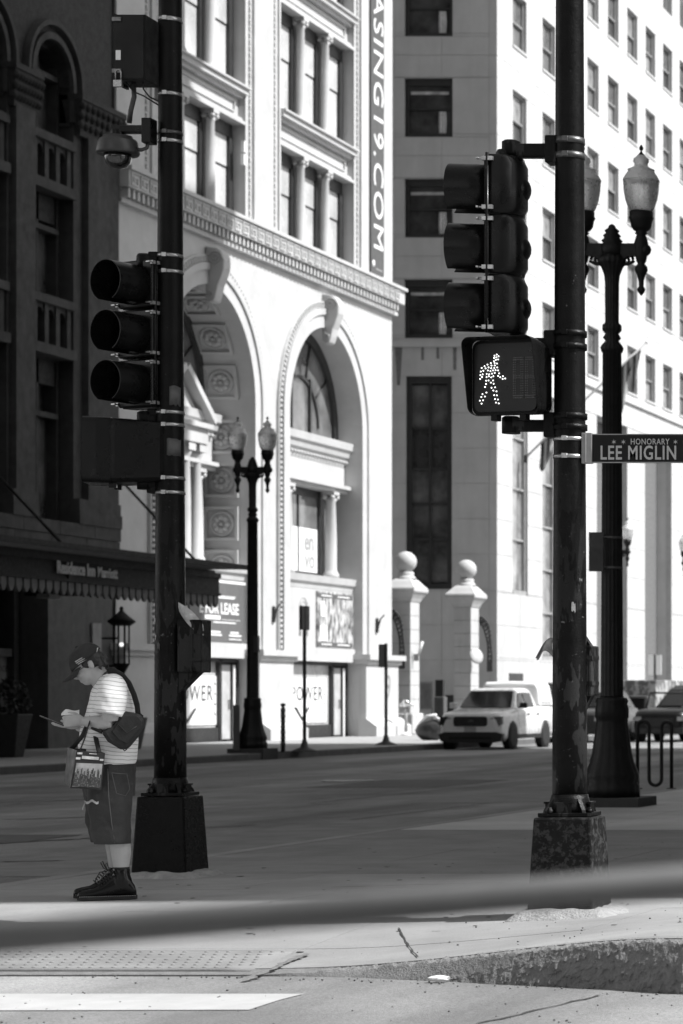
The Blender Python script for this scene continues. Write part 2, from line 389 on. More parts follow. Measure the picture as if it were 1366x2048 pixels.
# intrados reveals (thickness) per arch
for c, dep in zip(AC, DEP):
    rs = []
    path = [(c + AR, 0)] + [(c + AR, AS)] + [(c + AR*math.cos(math.pi*i/36), AS + AR*math.sin(math.pi*i/36)) for i in range(1, 36)] + [(c - AR, AS), (c - AR, 0)]
    ext = [(c + AR + .25, 0), (c + AR + .25, AS)] + [(c + (AR+.25)*math.cos(math.pi*i/36), AS + (AR+.25)*math.sin(math.pi*i/36)) for i in range(1, 36)] + [(c - AR - .25, AS), (c - AR - .25, 0)]
    b = MB()
    b.rings([[(-.001, y, z) for y, z in path], [(-dep, y, z) for y, z in path], [(-dep, y, z) for y, z in ext], [(-.19, y, z) for y, z in ext]], closed=False, cap=False, smooth=False)
    b.box((-dep-.3, c - AR - .3, 0), (-dep - .12, c + AR + .3, AS + AR + .3))
    b.build('arch_reveal', M_terra, A)
    # archivolt: white band + bead moulding
    for (r0, r1, pr, nm) in ((AR - .0, AR + .42, .10, 'archivolt'), (AR + .42, AR + .62, .16, 'archivolt'), (AR+.80, AR + .86, .09, 'archivolt')):
        b = MB()
        def cs(r, x):
            return [(x, c + r, 2.75)] + [(x, c + r*math.cos(math.pi*i/40), AS + r*math.sin(math.pi*i/40)) for i in range(41)] + [(x, c - r, 2.75)]
        b.rings([cs(r0, .0), cs(r0, pr), cs(r1, pr), cs(r1, 0)], closed=False, cap=False, smooth=False)
        b.build(nm, M_terra, A)
    b = MB()      # bead-and-leaf ornament between the bands
    L_ = math.pi * (AR + .71); n = 70
    for i in range(n + 1):
        a = math.pi * i / n; r = AR + .71
        b.box((-.01, -.075, -.045), (.11, .075, .045), Matrix.Translation((0, c + r*math.cos(a), AS + r*math.sin(a))) @ Matrix.Rotation(a, 4, 'X'))
    for k in range(45):
        z = 2.9 + k * .165
        for sgn in (1, -1): b.box((-.01, c + sgn*(AR+.71) - .075, z - .045), (.11, c + sgn*(AR+.71) + .075, z + .045))
    b.build('bead_moulding', M_terra, A, kind='stuff')
    # keystone: scrolled console
    K = MB(); kw = .25
    prof = []
    for i in range(15):
        a = -1.2 + 3.9 * i / 14; prof.append((.55 + .34*math.cos(a), 14.0 + .42*math.sin(a)))
    prof = [(0, 12.95), (.12, 12.85), (.25, 12.9), (.31, 13.1), (.36, 13.35), (.46, 13.6), (.54, 13.85), (.55, 14.1), (.48, 14.33), (.34, 14.45), (0, 14.5)]
    K.prism(prof, c - kw, c + kw, 'Y'); ko = K.build('keystone', M_terra, A, bevel=.04)
    K = MB()      # volutes on both cheeks
    for sgn in (1, -1):
        pts = []; 
        for i in range(34):
            a = i * .38; r = .22 * (1 - i / 38); pts.append((.28 + r*math.cos(a), c + sgn*(kw + .01), 14.15 + r*math.sin(a)))
        MB().tube(pts, .03, 6).build('volute', M_terra, ko)
        pts = []
        for i in range(22):
            a = 2 + i * .4; r = .11 * (1 - i / 24); pts.append((.17 + r*math.cos(a), c + sgn*(kw + .01), 13.12 + r*math.sin(a)))
        MB().tube(pts, .024, 6).build('volute', M_terra, ko)
    # outer roll around keystone front
# coffers with rosettes on the deep left arch
def coffer(M):
    f = MB(); e = .52
    for a, b_ in (((-e,-e),(e,-e+.09)), ((-e,e-.09),(e,e)), ((-e,-e+.09),(-e+.09,e-.09)), ((e-.09,-e+.09),(e,e-.09))):
        f.box((a[0], a[1], 0), (b_[0], b_[1], .12), M)
    return f
rose = MB(); rose.lathe([(.40,0),(.40,.04),(.35,.07),(.31,.04),(.30,.02)], n=24)
for k in range(8):
    a = k * math.pi / 4; rose.sphere((.19*math.cos(a), .19*math.sin(a), .03), .105, 8, 5, (1,1,.8))
rose.sphere((0,0,.05), .075, 8, 5)
rose_me = rose.mesh('rosette'); rose_me.materials.append(M_terra)
cof_me = coffer(None).mesh('coffer'); cof_me.materials.append(M_terra)
def place_coffer(y, z, ang):
    # local z -> toward arch centre, local x -> -X depth
    c = AC[0]; nrm = Vector((0, math.cos(ang), math.sin(ang)))      # inward normal
    t = Vector((1, 0, 0)); u = nrm.cross(t)
    M = Matrix(((t.x, u.x, nrm.x, -.92), (t.y, u.y, nrm.y, y), (t.z, u.z, nrm.z, z), (0, 0, 0, 1)))
    o = link('coffer', cof_me, None, A); o.matrix_local = M; q = link('rosette', rose_me, None, o); return o
for k in range(5): place_coffer(AC[0] + AR, 9.25 - 1.32 * k * 1.0 + .0, math.pi); place_coffer(AC[0] - AR, 9.25 - 1.32 * k, 0)
for k in range(7):
    a = R(12 + 26 * k); place_coffer(AC[0] + AR*math.cos(a), AS + AR*math.sin(a), a + math.pi)
# plinth piers (0..2.8) with cap and foot
for y0, y1 in ((A0, AC[0]-AR-.02), (AC[0]+AR+.02, AC[1]-AR-.02), (AC[1]+AR+.02, A1+.05)):
    b = MB(); b.box((-.9, y0, 0), (.22, y1, 2.45)); b.build('plinth', M_terra, A, bevel=.02)
    MB().box((-1.0, y0-.12, 2.45), (.30, y1+.12, 2.6)).box((-1.0, y0-.2, 2.6), (.42, y1+.2, 2.78)).build('plinth_cap', M_terra, A)
    MB().prism([(.0,0),(.62,0),(.62,.34),(.50,.42),(.24,.62),(.0,.62)], y0-.16, y1+.16, 'Y').build('plinth_foot', M_terra, A)
text('19', 1.15, mat('grey_numeral', .25, .1, 3, .5), A, (.226, 90.15, 1.65), (0,1,0), (0,0,1), sx=.75, space=.7, name='numeral')
# cornice: dentils, fret band, top
MB().box((-.1, A0, 14.72), (.16, A1+.15, 14.84)).build('cornice_bed', M_terra, A)
b = MB(); b.box((-.1, A0, 14.84), (.12, A1+.1, 15.12))
for i in range(int((A1 - A0 + .1) / .29)): b.box((.12, A0+.06+.29*i, 14.86), (.31, A0+.19+.29*i, 15.10))
b.build('dentil', M_terra, A, kind='stuff')
MB().box((-.1, A0-.05, 15.12), (.38, A1+.22, 15.58)).build('fret_band', M_terra, A)
b = MB(); n = int((A1 - A0 + .2) / .56)
for i in range(n):       # greek key raised on the band
    y = A0 + .05 + .56 * i; x0, x1 = .38, .415
    for (ya, yb, za, zb) in ((0,.5,.36,.40),(0,.05,.04,.36),(.05,.42,.04,.09),(.37,.42,.09,.29),(.13,.37,.25,.29),(.13,.18,.15,.25),(.18,.30,.15,.19)):
        b.box((x0, y+ya, 15.14+za), (x1, y+yb, 15.14+zb))
b.build('greek_key', M_terra, A, kind='stuff')
MB().box((-.1, A0-.08, 15.58), (.47, A1+.30, 15.70)).build('cornice_top', M_terra, A, bevel=.02)
# upper storeys
scr_me = MB().sphere((0,0,0), .088, 8, 6).mesh('scroll'); scr_me.materials.append(M_terra)
BAY = [(72.57, 78.77), (81.47, 87.67)]; TOPZ = 34; RD = .42
for y0, y1 in ((A0, BAY[0][0]-.62), (BAY[0][1]+.62, BAY[1][0]-.62), (BAY[1][1]+.62, A1-.0)):
    MB().box((-2.2, y0, 15.70), (0.02, y1, TOPZ)).build('pier', M_terra, A)
for y0, y1 in BAY:
    for s_, ye in ((-1, y0), (1, y1)):
        a, b_ = (ye-.62, ye) if s_ < 0 else (ye, ye+.62)
        MB().box((-2.2, a, 15.7), (-.06, b_, TOPZ)).build('jamb', M_terra, A)
        e = a + .22 if s_ < 0 else b_ - .22
        mb = MB()
        for k in range(88): mb.box((-.07, e-.05, 15.8+.2*k), (-.0, e+.05, 15.92+.2*k))
        mb.build('bead_moulding', M_terra, A, kind='stuff')
        e2 = b_ - .12 if s_ < 0 else a + .0
        MB().box((-.07, e2, 15.7), (.0, e2+.12, TOPZ)).build('jamb_moulding', M_terra, A)
    # windows, columns, spandrels per storey (storey height 4.48)
    w = (y1 - y0) / 3
    for s_ in range(4):
        z0 = 15.70 if s_ == 0 else 19.78 + 4.46 * (s_ - 1); z1 = 18.65 + 4.48 * s_
        for k in range(3):
            ya, yb = y0 + w*k + .06, y0 + w*(k+1) - .06
            fr = MB()
            fr.box((-RD-.25, ya-.06, z1-.40), (-RD+.02, yb+.06, z1)).box((-RD-.1, ya-.06, z0), (-RD+.04, ya+.06, z1-.40)).box((-RD-.1, yb-.22, z0), (-RD+.05, yb+.06, z1-.40)).box((-RD-.1, ya+.06, z0), (-RD+.02, yb-.22, z0+.10))
            mid = z0 + (z1 - z0) * .55
            fr.box((-RD-.1, ya+.06, mid-.02), (-RD-.03, yb-.22, mid+.02))
            f = fr.build('window', M_frame, A)
            MB().box((-RD-.08, ya+.061, z0+.101), (-RD-.06, yb-.221, mid-.021)).build('pane', M_glass_b, f)
            MB().box((-RD-.06, ya+.061, mid+.021), (-RD-.04, yb-.221, z1-.401)).build('pane', M_glass_b, f)
        for k in (1, 2):
            yc = y0 + w * k; xc = -RD + .22
            cm = MB(); cm.box((-RD-.3, yc-.10, z0), (-RD+.10, yc+.10, z1)); cm.build('mullion', mat('grey_mullion', .3, .1, 3, .7), A)
            cm = MB(); cm.lathe([(.20,0),(.20,.14),(.17,.2),(.15,.26),(.145,(z1-z0)*.5),(.125,z1-z0-.34),(.15,z1-z0-.30),(.15,z1-z0-.24)], (xc, yc, z0), 14)
            cm.box((xc-.2, yc-.2, z1-.10), (xc+.2, yc+.2, z1-.002))
            co = cm.build('column', M_terra, A)
            for sx in (-1, 1):
                for sy in (-1, 1): link('scroll', scr_me, None, co, loc=(xc+sx*.13, yc+sy*.14, z1-.18))
        # spandrel above this storey
        za, zb = z1, 19.78 + 4.46 * s_
        MB().box((-RD-.3, y0, za), (-.22, y1, zb)).build('spandrel', M_terra, A)
        MB().box((-.22, y0+.01, za+.0), (.0, y1-.01, za+.10)).box((-.22, y0+.01, za+.10), (-.08, y1-.01, za+.2)).build('spandrel_moulding', M_terra, A)
        MB().box((-.22, y0+.01, zb-.34), (-.06, y1-.01, zb-.22)).box((-.22, y0+.01, zb-.22), (.08, y1+.06, zb-.06)).box((-.3, y0+.01, zb-.06), (.16, y1+.10, zb)).build('sill', M_terra, A)
        fm = MB(); p0, p1, q0, q1 = y0+.35, y1-.35, za+.32, zb-.44
        for a, b_ in (((p0,q0),(p1,q0+.05)),((p0,q1-.05),(p1,q1)),((p0,q0+.05),(p0+.05,q1-.05)),((p1-.05,q0+.05),(p1,q1-.05))): fm.box((-.22,a[0],a[1]),(-.16,b_[0],b_[1]))
        fm.build('spandrel_panel', M_terra, A)
MB().box((-2.2, A0, TOPZ), (.3, A1, TOPZ+1)).build('parapet', M_terra, A)
# leasing banner on the end pier
bn = thing('vertical_banner', 'tall grey vertical banner with white leasing web address on the end pier', 'banner', (XA + .03, 89.62, 24))
MB().box((0, -.62, -8.1), (.06, .62, 8.5)).build('panel', mat('banner_grey', .075, .05, 2, .7), bn)
text('LEASING19.COM', 1.28, M_white, bn, (.066, .02, -2.13), (0,0,-1), (0,1,0), offset=0, fit=10.2, space=1.1)
b = MB(); b.lathe([(.12, 0), (.12, .004), (.02, .004)], n=14, M=Matrix.Rotation(R(90), 4, 'Y')); o = b.build('emblem', M_white, bn, loc=(.062, -.38, -7.78))
MB().box((0,-.26,0),(.004,.34,.04)).build('small_print', M_grey, bn, loc=(.062, .1, -7.95))

# ---- infill of the arches: cornice shelf, frieze, columns, sills, posters, shop fronts
def infill(c, dep, deepshop):
    xb = -dep; y0, y1 = c - AR, c + AR
    # lunette window
    lz = 9.75
    fr = MB(); r0, r1 = AR - .14, AR - .42
    arc = lambda r, x: [(x, c + r*math.cos(math.pi*i/32), AS + r*math.sin(math.pi*i/32)) for i in range(33)]
    fr.rings([arc(AR, xb+.0), arc(AR, xb+.12), arc(r1+.1, xb+.12), arc(r1+.1, xb)], closed=False, cap=False, smooth=False)
    ri = 1.55
    fr.rings([arc(ri+.05, xb+.0), arc(ri+.05, xb+.07), arc(ri-.05, xb+.07), arc(ri-.05, xb)], closed=False, cap=False, smooth=False)
    for a in (36, 72, 108, 144):
        t = R(a); p0 = Vector((xb+.03, c + ri*math.cos(t), AS + ri*math.sin(t))); p1 = Vector((xb+.03, c + (r1+.1)*math.cos(t), AS + (r1+.1)*math.sin(t)))
        fr.tube([p0, p1], .045, 4)
    for yy in (-.78, .78): fr.box((xb, c+yy-.05, lz), (xb+.10, c+yy+.05, AS+math.sqrt(ri*ri-.6)+ .2))
    fr.box((xb, y0, lz), (xb+.1, y1, lz+.14)); fr.box((xb, y0, lz+.14), (xb+.12, y0+.3, AS)); fr.box((xb, y1-.3, lz+.14), (xb+.12, y1, AS))
    f = fr.build('window', M_frame, A)
    MB().add([(xb+.01, c+AR*math.cos(math.pi*i/24), AS+AR*math.sin(math.pi*i/24)) for i in range(25)] + [(xb+.01, y0, lz), (xb+.01, y1, lz)], [tuple(range(25)) + (25, 26)]).build('pane', M_glass_c, f)
    # cornice shelf
    MB().prism([(xb,9.1),(xb+.35,9.1),(xb+.38,9.35),(xb+.50,9.42),(xb+.55,9.62),(xb+.62,9.66),(xb+.65,9.9),(xb,9.96)], y0+.005, y1-.005, 'Y').build('shelf_cornice', M_terra, A)
    b = MB()
    for i in range(24): b.sphere((xb+.42, y0+.15+.26*i, 9.26), .07, 6, 4)
    b.build('egg_moulding', M_terra, A, kind='stuff')
    MB().box((xb, y0+.005, 8.45), (xb+.34, y1-.005, 9.1)).build('frieze', M_terra, A)
    MB().box((xb, y0+.005, 8.2), (xb+.44, y1-.005, 8.33)).box((xb, y0+.005, 8.33), (xb+.56, y1-.005, 8.45)).build('frieze_moulding', M_terra, A)
    # tall windows with columns between
    cols = [y0, c - 1.88, c + 1.88, y1]
    for k in range(3):
        ya, yb = cols[k] + .06, cols[k+1] - .06
        fr = MB(); fr.box((xb-.1, ya, 5.3), (xb+.03, ya+.12, 8.2)).box((xb-.1, yb-.22, 5.3), (xb+.05, yb, 8.2)).box((xb-.1, ya+.12, 7.95), (xb+.03, yb-.22, 8.2)).box((xb-.1, ya+.12, 5.3), (xb+.03, yb-.22, 5.45))
        fr.box((xb-.1, (ya+yb)/2-.08, 5.45), (xb+.02, (ya+yb)/2-.02, 7.95))
        f = fr.build('window', M_frame, A); MB().box((xb-.04, ya+.121, 5.451), (xb-.02, yb-.221, 7.949)).build('pane', M_glass_c, f)
        if not deepshop and k == 1: MB().box((xb-.015, ya+.3, 5.46), (xb-.005, yb-.24, 6.9)).build('window_poster', M_white, f)
    for k in (1, 2):
        yc = cols[k]; xc = xb + .34
        MB().box((xb-.1, yc-.16, 5.3), (xb+.08, yc+.16, 8.2)).build('mullion', MATS['grey_mullion'], A)
        cm = MB().lathe([(.26,0),(.26,.12),(.22,.2),(.19,.26),(.185,1.4),(.15,2.55),(.18,2.6),(.18,2.66)], (xc, yc, 5.3), 16); cm.box((xc-.2, yc-.24, 8.08), (xc+.2, yc+.24, 8.19))
        co = cm.build('column', M_terra, A)
        for sx in (-1, 1):
            for sy in (-1, 1): link('scroll', scr_me, None, co, loc=(xc+sx*.13, yc+sy*.2, 8.0))
    MB().prism([(xb-.1,4.86),(-.24,4.86),(-.22,5.0),(-.14,5.08),(-.10,5.3),(xb-.1,5.3)], y0+.005, y1-.005, 'Y').build('sill', M_terra, A)
    MB().box((xb-.1, y0, 2.95), (-.25, y1, 4.86)).build('infill_wall', M_terra, A)
    MB().box((xb-.1, y0, 2.5), (-.16, y1, 2.95)).build('shop_lintel', M_terra, A)
for c, dep, d in ((AC[0], DEP[0], True), (AC[1], DEP[1], False)): infill(c, dep, d)
# pediment doorcase in the left arch
xb = -DEP[0]
c = AC[0] + .1
MB().box((xb, c-1.75, 8.9), (xb+.70, c+1.75, 9.35)).box((xb, c-1.85, 9.35), (xb+.82, c+1.85, 9.5)).build('entablature', M_terra, A)
tri = [(c-1.8,9.5),(c+1.8,9.5),(c,10.85)]; MB().prism(tri, xb, xb+.55, 'X').build('pediment', M_terra, A)
for sgn in (1, -1):
    p0, p1 = Vector((0, c+sgn*1.95, 9.52)), Vector((0, c, 10.98)); 
    b = MB(); d = (p1-p0); n = Vector((0, -d.z, d.y)).normalized()*.2*(-1 if sgn > 0 else 1)
    b.add([(xb,*p0.yz),(xb+.85,*p0.yz),(xb+.85,*p1.yz),(xb,*p1.yz),(xb,*(p0+n).yz),(xb+.85,*(p0+n).yz),(xb+.85,*(p1+n).yz),(xb,*(p1+n).yz)], [(0,3,2,1),(4,5,6,7),(0,1,5,4),(1,2,6,5),(2,3,7,6),(3,0,4,7)])
    b.build('raking_cornice', M_terra, A)
for yy in (-1.5, -.75, .75, 1.5):
    MB().lathe([(.22,0),(.22,.15),(.18,.25),(.175,1.8),(.145,3.1),(.19,3.2),(.21,3.3)], (xb+.42, c+yy, 5.35), 16).box((xb+.2, c+yy-.24, 8.65), (xb+.66, c+yy+.24, 8.9)).build('column', M_terra, A)
MB().box((xb, c-2.5, 5.0), (xb+.85, c+2.4, 5.34)).build('ledge', M_terra, A)
# posters and shop fronts ------------------------------------------------
def sign_panel(name, label, c, dep, ya, yb, z0, z1, m, cat='sign'):
    t = thing(name, label, cat, (XA - .248, ya, z0)); MB().box((0,0,0), (.06, yb-ya, z1-z0)).build('panel', m, t); return t
M_for = mat('lease_sign_grey', .12, .05, 2, .5)
t = sign_panel('lease_sign', 'large grey for lease sign with white lettering under the left arch', AC[0], DEP[0], 75.3, 79.15, 2.97, 4.84, M_for)
X = .062
MB().box((0,.1,1.76),(.01,3.9,1.84)).build('white_bar', M_white, t, loc=(.061,0,0))
text('E FOR LEASE', .46, M_white, t, (X, 2.03, .98), (0,1,0), (0,0,1), offset=.012, fit=2.75)
b = MB()
for (a, d, z, h) in ((1.3,3.1,1.30,.05),(.6,3.2,1.36,.02),(1.0,2.1,.66,.12),(2.2,3.5,.66,.015),(1.6,3.2,.56,.04),(1.3,2.2,.18,.05),(1.4,2.1,.26,.06),(2.7,3.6,.18,.05),(2.8,3.4,.26,.06),(2.7,3.6,.08,.03)): b.box((0,a,z),(.006,d,z+h))
b.build('small_print', M_white, t, loc=(.061,0,0))
def posterfn(N, L, co, val, noi, rng, mul, mix):
    mp = N.new('ShaderNodeMapping'); mp.inputs['Scale'].default_value = (1, 3, 1.2); L.new(co, mp.inputs[0])
    return rng(noi(1.9, 4, mp.outputs[0]), .38, .62, .03, .62)
t = sign_panel('photo_poster', 'printed city photo poster with dark header and footer beside the white wall panel', AC[1], DEP[1], 84.95, 88.1, 2.98, 4.80, mat('photo_print', .2, .1, 2, .4, fn=posterfn))
MB().box((0,0,1.62),(.008,3.05,1.76)).box((0,0,.02),(.008,3.05,.16)).build('dark_band', M_dkgrey, t, loc=(.061,0,0))
MB().box((0,.3,1.67),(.004,1.2,1.71)).box((0,1.7,1.67),(.004,2.8,1.71)).box((0,.3,.07),(.004,1.2,.11)).box((0,1.7,.07),(.004,2.8,.11)).build('small_print', M_white, t, loc=(.0695,0,0))
MB().box((0,.25,1.0),(.008,.62,1.5)).build('bright_window', M_white, t, loc=(.0615,0,0))
MB().box((0,.2,.2),(.008,.8,.7)).build('bright_window', M_white, t, loc=(.0615,0,0))
# outline arch logo on the white panel
t = thing('arch_logo', 'thin grey outline arch logo on the white wall panel under the right arch', 'logo', (XA - .245, 83.9, 3.3))
b = MB()
for r in (.33, .22): b.tube([(0, r, 0), (0, r, .9)] + [(0, r*math.cos(math.pi*i/12), .9+r*math.sin(math.pi*i/12)) for i in range(1, 12)] + [(0, -r, .9), (0, -r, 0)], .018, 4)
b.build('outline', M_grey, t)
# "en / vo" letters on the window poster
for s_, zz, yy in (('en', 6.45, 85.95), ('vo', 5.85, 86.0)): text(s_, .85, mat('pale_letter', .33, .1, 3, .5), A, (-DEP[1]+.004, yy, zz), (0,1,0), (0,0,1), ext=.003, offset=.02)
def shop(c, dep, power_y, label):
    y0, y1 = c - AR, c + AR; xb = -dep
    s_ = thing('shop_front', label, 'shop front', (XA + xb, 0, 0), 0, 'shop fronts of the terracotta building')
    MB().box((-.3, y0, 0), (-.12, y1, 2.5)).build('backing', M_frame, s_)
    f = MB().box((-.12, y0, .0), (.02, y1-1.35, .42)).box((-.12, y1-1.4, .0), (.05, y1-1.25, 2.5)).box((-.12, y1-.16, 0), (.05, y1, 2.5)).box((-.12, y0, 2.38), (.05, y1, 2.5)).build('frame', M_frame, s_)
    MB().box((-.1, y0, .42), (-.08, y1-1.4, 2.38)).build('pane', mat('papered_shop_glass', .42, .35, .7, .2), s_)
    d = MB().box((-.1, y1-1.2, .06), (-.04, y1-.45, 2.3)).build('door', mat('pale_door', .45, .2, 2, .4), s_); MB().box((0, y1-.62, .95), (.05, y1-.56, 1.25)).build('handle', M_steel, d, loc=(-.04,0,0))
    MB().box((-.0, y1-.38, .0), (.04, y1-.26, 2.3)).build('bright_post', M_white, s_)
    p = MB().box((-.07, power_y, .5), (-.05, power_y+3.45-.4, 1.95)).build('white_panel', M_white, s_)
    text('POWER', .66, M_ink, s_, (-.045, power_y + 1.42, 1.42), (0,1,0), (0,0,1), ext=.003, fit=2.6, space=1.15)
    b = MB(); yc, zc = power_y + .45, .8
    b.add([(0,yc-.15,zc+.2),(0,yc+.1,zc+.2),(0,yc+.55,zc-.12),(0,yc+1.0,zc+.2),(0,yc+1.2,zc+.2),(0,yc+.55,zc-.26)], [(0,1,2,5),(5,2,3,4)]); b.build('check_mark', M_ink, s_, loc=(-.044,0,0))
    b = MB()
    for zz in (1.85, 1.55, 1.25, .95): b.box((0, power_y+2.84, zz-.16), (.003, power_y+2.95, zz-.11)).box((0, power_y+2.84, zz-.11), (.003, power_y+2.87, zz))
    b.build('small_print', M_ink, s_, loc=(-.047,0,0))
    return s_
shop(AC[0], .45, 74.85, 'shop front with white panel and door beneath the lease sign')
shop(AC[1], .45, 83.45, 'shop front with white panel and door beneath the photo poster')
# small dark blade brackets on the piers
def blade(y, z, label):
    t = thing('wall_bracket', label, 'bracket', (XA + .02, y, z), 0, 'dark curved wall brackets')
    MB().tube([(0,0,-.35),(.06,0,-.1),(.14,0,.12),(.26,0,.26)], [.10,.08,.05,.05], 6, flat=.5).build('arm', M_frame, t)
    MB().box((0,-.06,-.35),(.05,.06,.15)).build('plate', M_frame, t); return t
blade(fy(545), fz(545,1222), 'dark curved bracket on the pier between the two arches')
blade(fy(752), fz(752,1245), 'dark curved bracket on the pier at the far corner')
b = MB().box((0,0,0),(.1,.2,.32)).box((0,.02,.4),(.1,.18,.72)); tag(b.build('wall_lamp', M_white, loc=(XA-.06, fy(488)-.1, fz(488,330))), 'small white fitting on the reveal beside the upper left windows', 'wall fitting')

# ================================================================ STONE BUILDING B
BY = 103.0; BX0 = -44.0; B1 = 170.0; BH = 46
B = thing('limestone_building', 'tall limestone office building with rows of sash windows beyond the gate pillars', 'building', (XA, BY, 0))
stones = []; 
def cover(h0, h1, v0, v1, holes, courses, ln, emit, stag=True):
    """split a wall rectangle into stones around rectangular holes"""
    for k in range(len(courses) - 1):
        a, b_ = courses[k], courses[k+1]
        a, b_ = max(a, v0), min(b_, v1)
        if b_ - a < .02: continue
        cutz = sorted({a, b_} | {z for q in holes for z in (q[2], q[3]) if a < z < b_})
        for i in range(len(cutz) - 1):
            za, zb = cutz[i], cutz[i+1]; zm = (za + zb) / 2
            segs = [(h0, h1)]
            for q in holes:
                if q[2] < zm < q[3]:
                    ns = []
                    for s0, s1 in segs:
                        if q[1] <= s0 or q[0] >= s1: ns.append((s0, s1)); continue
                        if q[0] > s0: ns.append((s0, q[0]))
                        if q[1] < s1: ns.append((q[1], s1))
                    segs = ns
            for s0, s1 in segs:
                n = max(1, round((s1 - s0) / ln)); off = 0
                for j in range(n): emit(s0 + (s1-s0)*j/n, s0 + (s1-s0)*(j+1)/n, za, zb)
colY = [105.0] + [109.05 + 3.36 * i for i in range(18)]; WW = 1.83
rowZ = [17.93 + 3.985 * k for k in range(7)]
courses = [0, 1.4, 2.8, 4.2, 5.55, 7.0, 8.4, 9.8, 11.2, 12.6, 14.05, 15.2] + [x for k in range(7) for x in (15.68 + 3.985*k, 17.93 + 3.985*k, 18.8 + 3.985*k)] + [BH]
courses = sorted(set(round(c_, 3) for c_ in courses))
# street face holes in (y - BY)
H = [(y - BY, y - BY + WW, z - 2.25, z) for y in colY for z in rowZ]
low = [(105.0-BY, 107.0-BY, 5.5, 14.05), (109.05-BY, 111.0-BY, 2.9, 14.05)]
H += low
port = [(117.3 + 8.42*i - BY, 122.5 + 8.42*i - BY) for i in range(5)]
H += [(a, b_, 0, 14.07) for a, b_ in port]
J = .009
bs = MB(); cnt = [0]
def em_street(a, b_, z0, z1):
    cnt[0] += 1
    if a + BY < 118 and z0 < 30 and z1 > 0 and cnt[0] < 400 and len(stones) < 150:
        o = MB().box((-.3, a+J, z0+J), (.0, b_-J, z1-J)).build('stone', M_lime, B); stones.append(o)
    else: bs.box((-.3, a+J, z0+J), (0, b_-J, z1-J))
cover(0, B1-BY, 0, BH, H, courses, 2.6, em_street)
bs.build('stone_facing', M_lime, B, kind='stuff')
# front face (towards the camera), x local from -11.6 to 0
fh = [(-3.68, -1.77, z - 2.33, z) for z in [r + -.04 for r in rowZ]] + [(-3.62, -1.80, 5.62, 14.05)]
fs = MB(); nf = [0]
def em_front(a, b_, z0, z1):
    nf[0] += 1; J2 = .008; off = random.uniform(0, .004)
    if b_ > -4.6 and z0 < 29: MB().box((a+J2, -.004-off, z0+J2), (b_-J2, .3, z1-J2)).build('stone', M_lime, B)
    else: fs.box((a+J2, -off, z0+J2), (b_-J2, .3, z1-J2))
cover(-11.6, -.31, 0, BH, fh, courses, 1.9, em_front)
cover(-.31, -.001, 0, BH, [], courses, .5, em_front)
fs.build('stone_facing', M_lime, B, kind='stuff')
MB().box((-11.6, .55, -.1), (-.75, B1-BY, BH)).build('core', M_joint, B)
MB().box((-12, -.3, BH), (.5, B1-BY, BH+1.2)).build('parapet', M_lime, B)
# mortar backing behind the joints, built round the openings
M_mort = mat('mortar', .38, .1, 3, .9); mb = MB()
cover(0.02, B1-BY, 0, BH, H, [0, BH], 80, lambda a, b_, z0, z1: mb.box((-.28, a, z0), (-.014, b_, z1)))
cover(-11.6, -.02, 0, BH, fh, [0, BH], 80, lambda a, b_, z0, z1: mb.box((a, .014, z0), (b_, .28, z1)))
mb.build('mortar_backing', M_mort, B, kind='stuff')
# belt course
MB().box((-11.6, -.10, 15.20), (.12, 0.3, 15.42)).box((-.3, .3, 15.20), (.12, B1-BY, 15.42)).build('belt_course', M_lime, B)
# sash window meshes (street face): local x out, y along
def sash_meshes(wd, ht):
    f = MB(); f.box((-.30,0,0),(-.14,.09,ht)).box((-.30,wd-.09,0),(-.14,wd,ht)).box((-.30,.09,ht-.09),(-.14,wd-.09,ht)).box((-.30,.09,0),(-.12,wd-.09,.08)).box((-.26,.09,ht*.5-.04),(-.15,wd-.09,ht*.5+.04))
    up = MB().box((-.25,.09,ht*.5+.04),(-.23,wd-.09,ht-.09)); lo = MB().box((-.28,.09,.08),(-.26,wd-.09,ht*.5-.04))
    si = MB().box((-.12,-.04,-.02),(.05,wd+.04,.07))
    r = [x.mesh(n) for x, n in ((f,'window'),(up,'pane'),(lo,'pane'),(si,'sill'))]
    for me, m in zip(r, (mat('grey_window_frame', .22, .2, 4, .5), M_glass_c, M_glass_c, M_lime)): me.materials.append(m)
    return r
sm = sash_meshes(WW, 2.25)
M_curt = [mat('window_shade_pale', .26, .5, 1.3, .15, spec=.8), M_glass_c, mat('window_shade_dark', .07, .5, 1.5, .08, spec=.8)]
lows = []
for m in M_curt:
    q = sm[2].copy(); q.materials.clear(); q.materials.append(m); lows.append(q)
ups = []
for m in M_curt:
    q = sm[1].copy(); q.materials.clear(); q.materials.append(m); ups.append(q)
for y in colY[:12]:
    for z in rowZ[:5]:
        o = link('window', sm[0], None, B); o.location = (0, y - BY, z - 2.25)
        link('pane', random.choice(ups[:2]), None, o); link('pane', random.choice(lows), None, o); link('sill', sm[3], None, o)
bb = MB()
for y in colY:
    for z in rowZ:
        if y in colY[:12] and z in rowZ[:5]: continue
        bb.box((-.3, y-BY, z-2.25), (-.24, y-BY+WW, z))
bb.build('far_window', M_glass_c, B, kind='stuff')
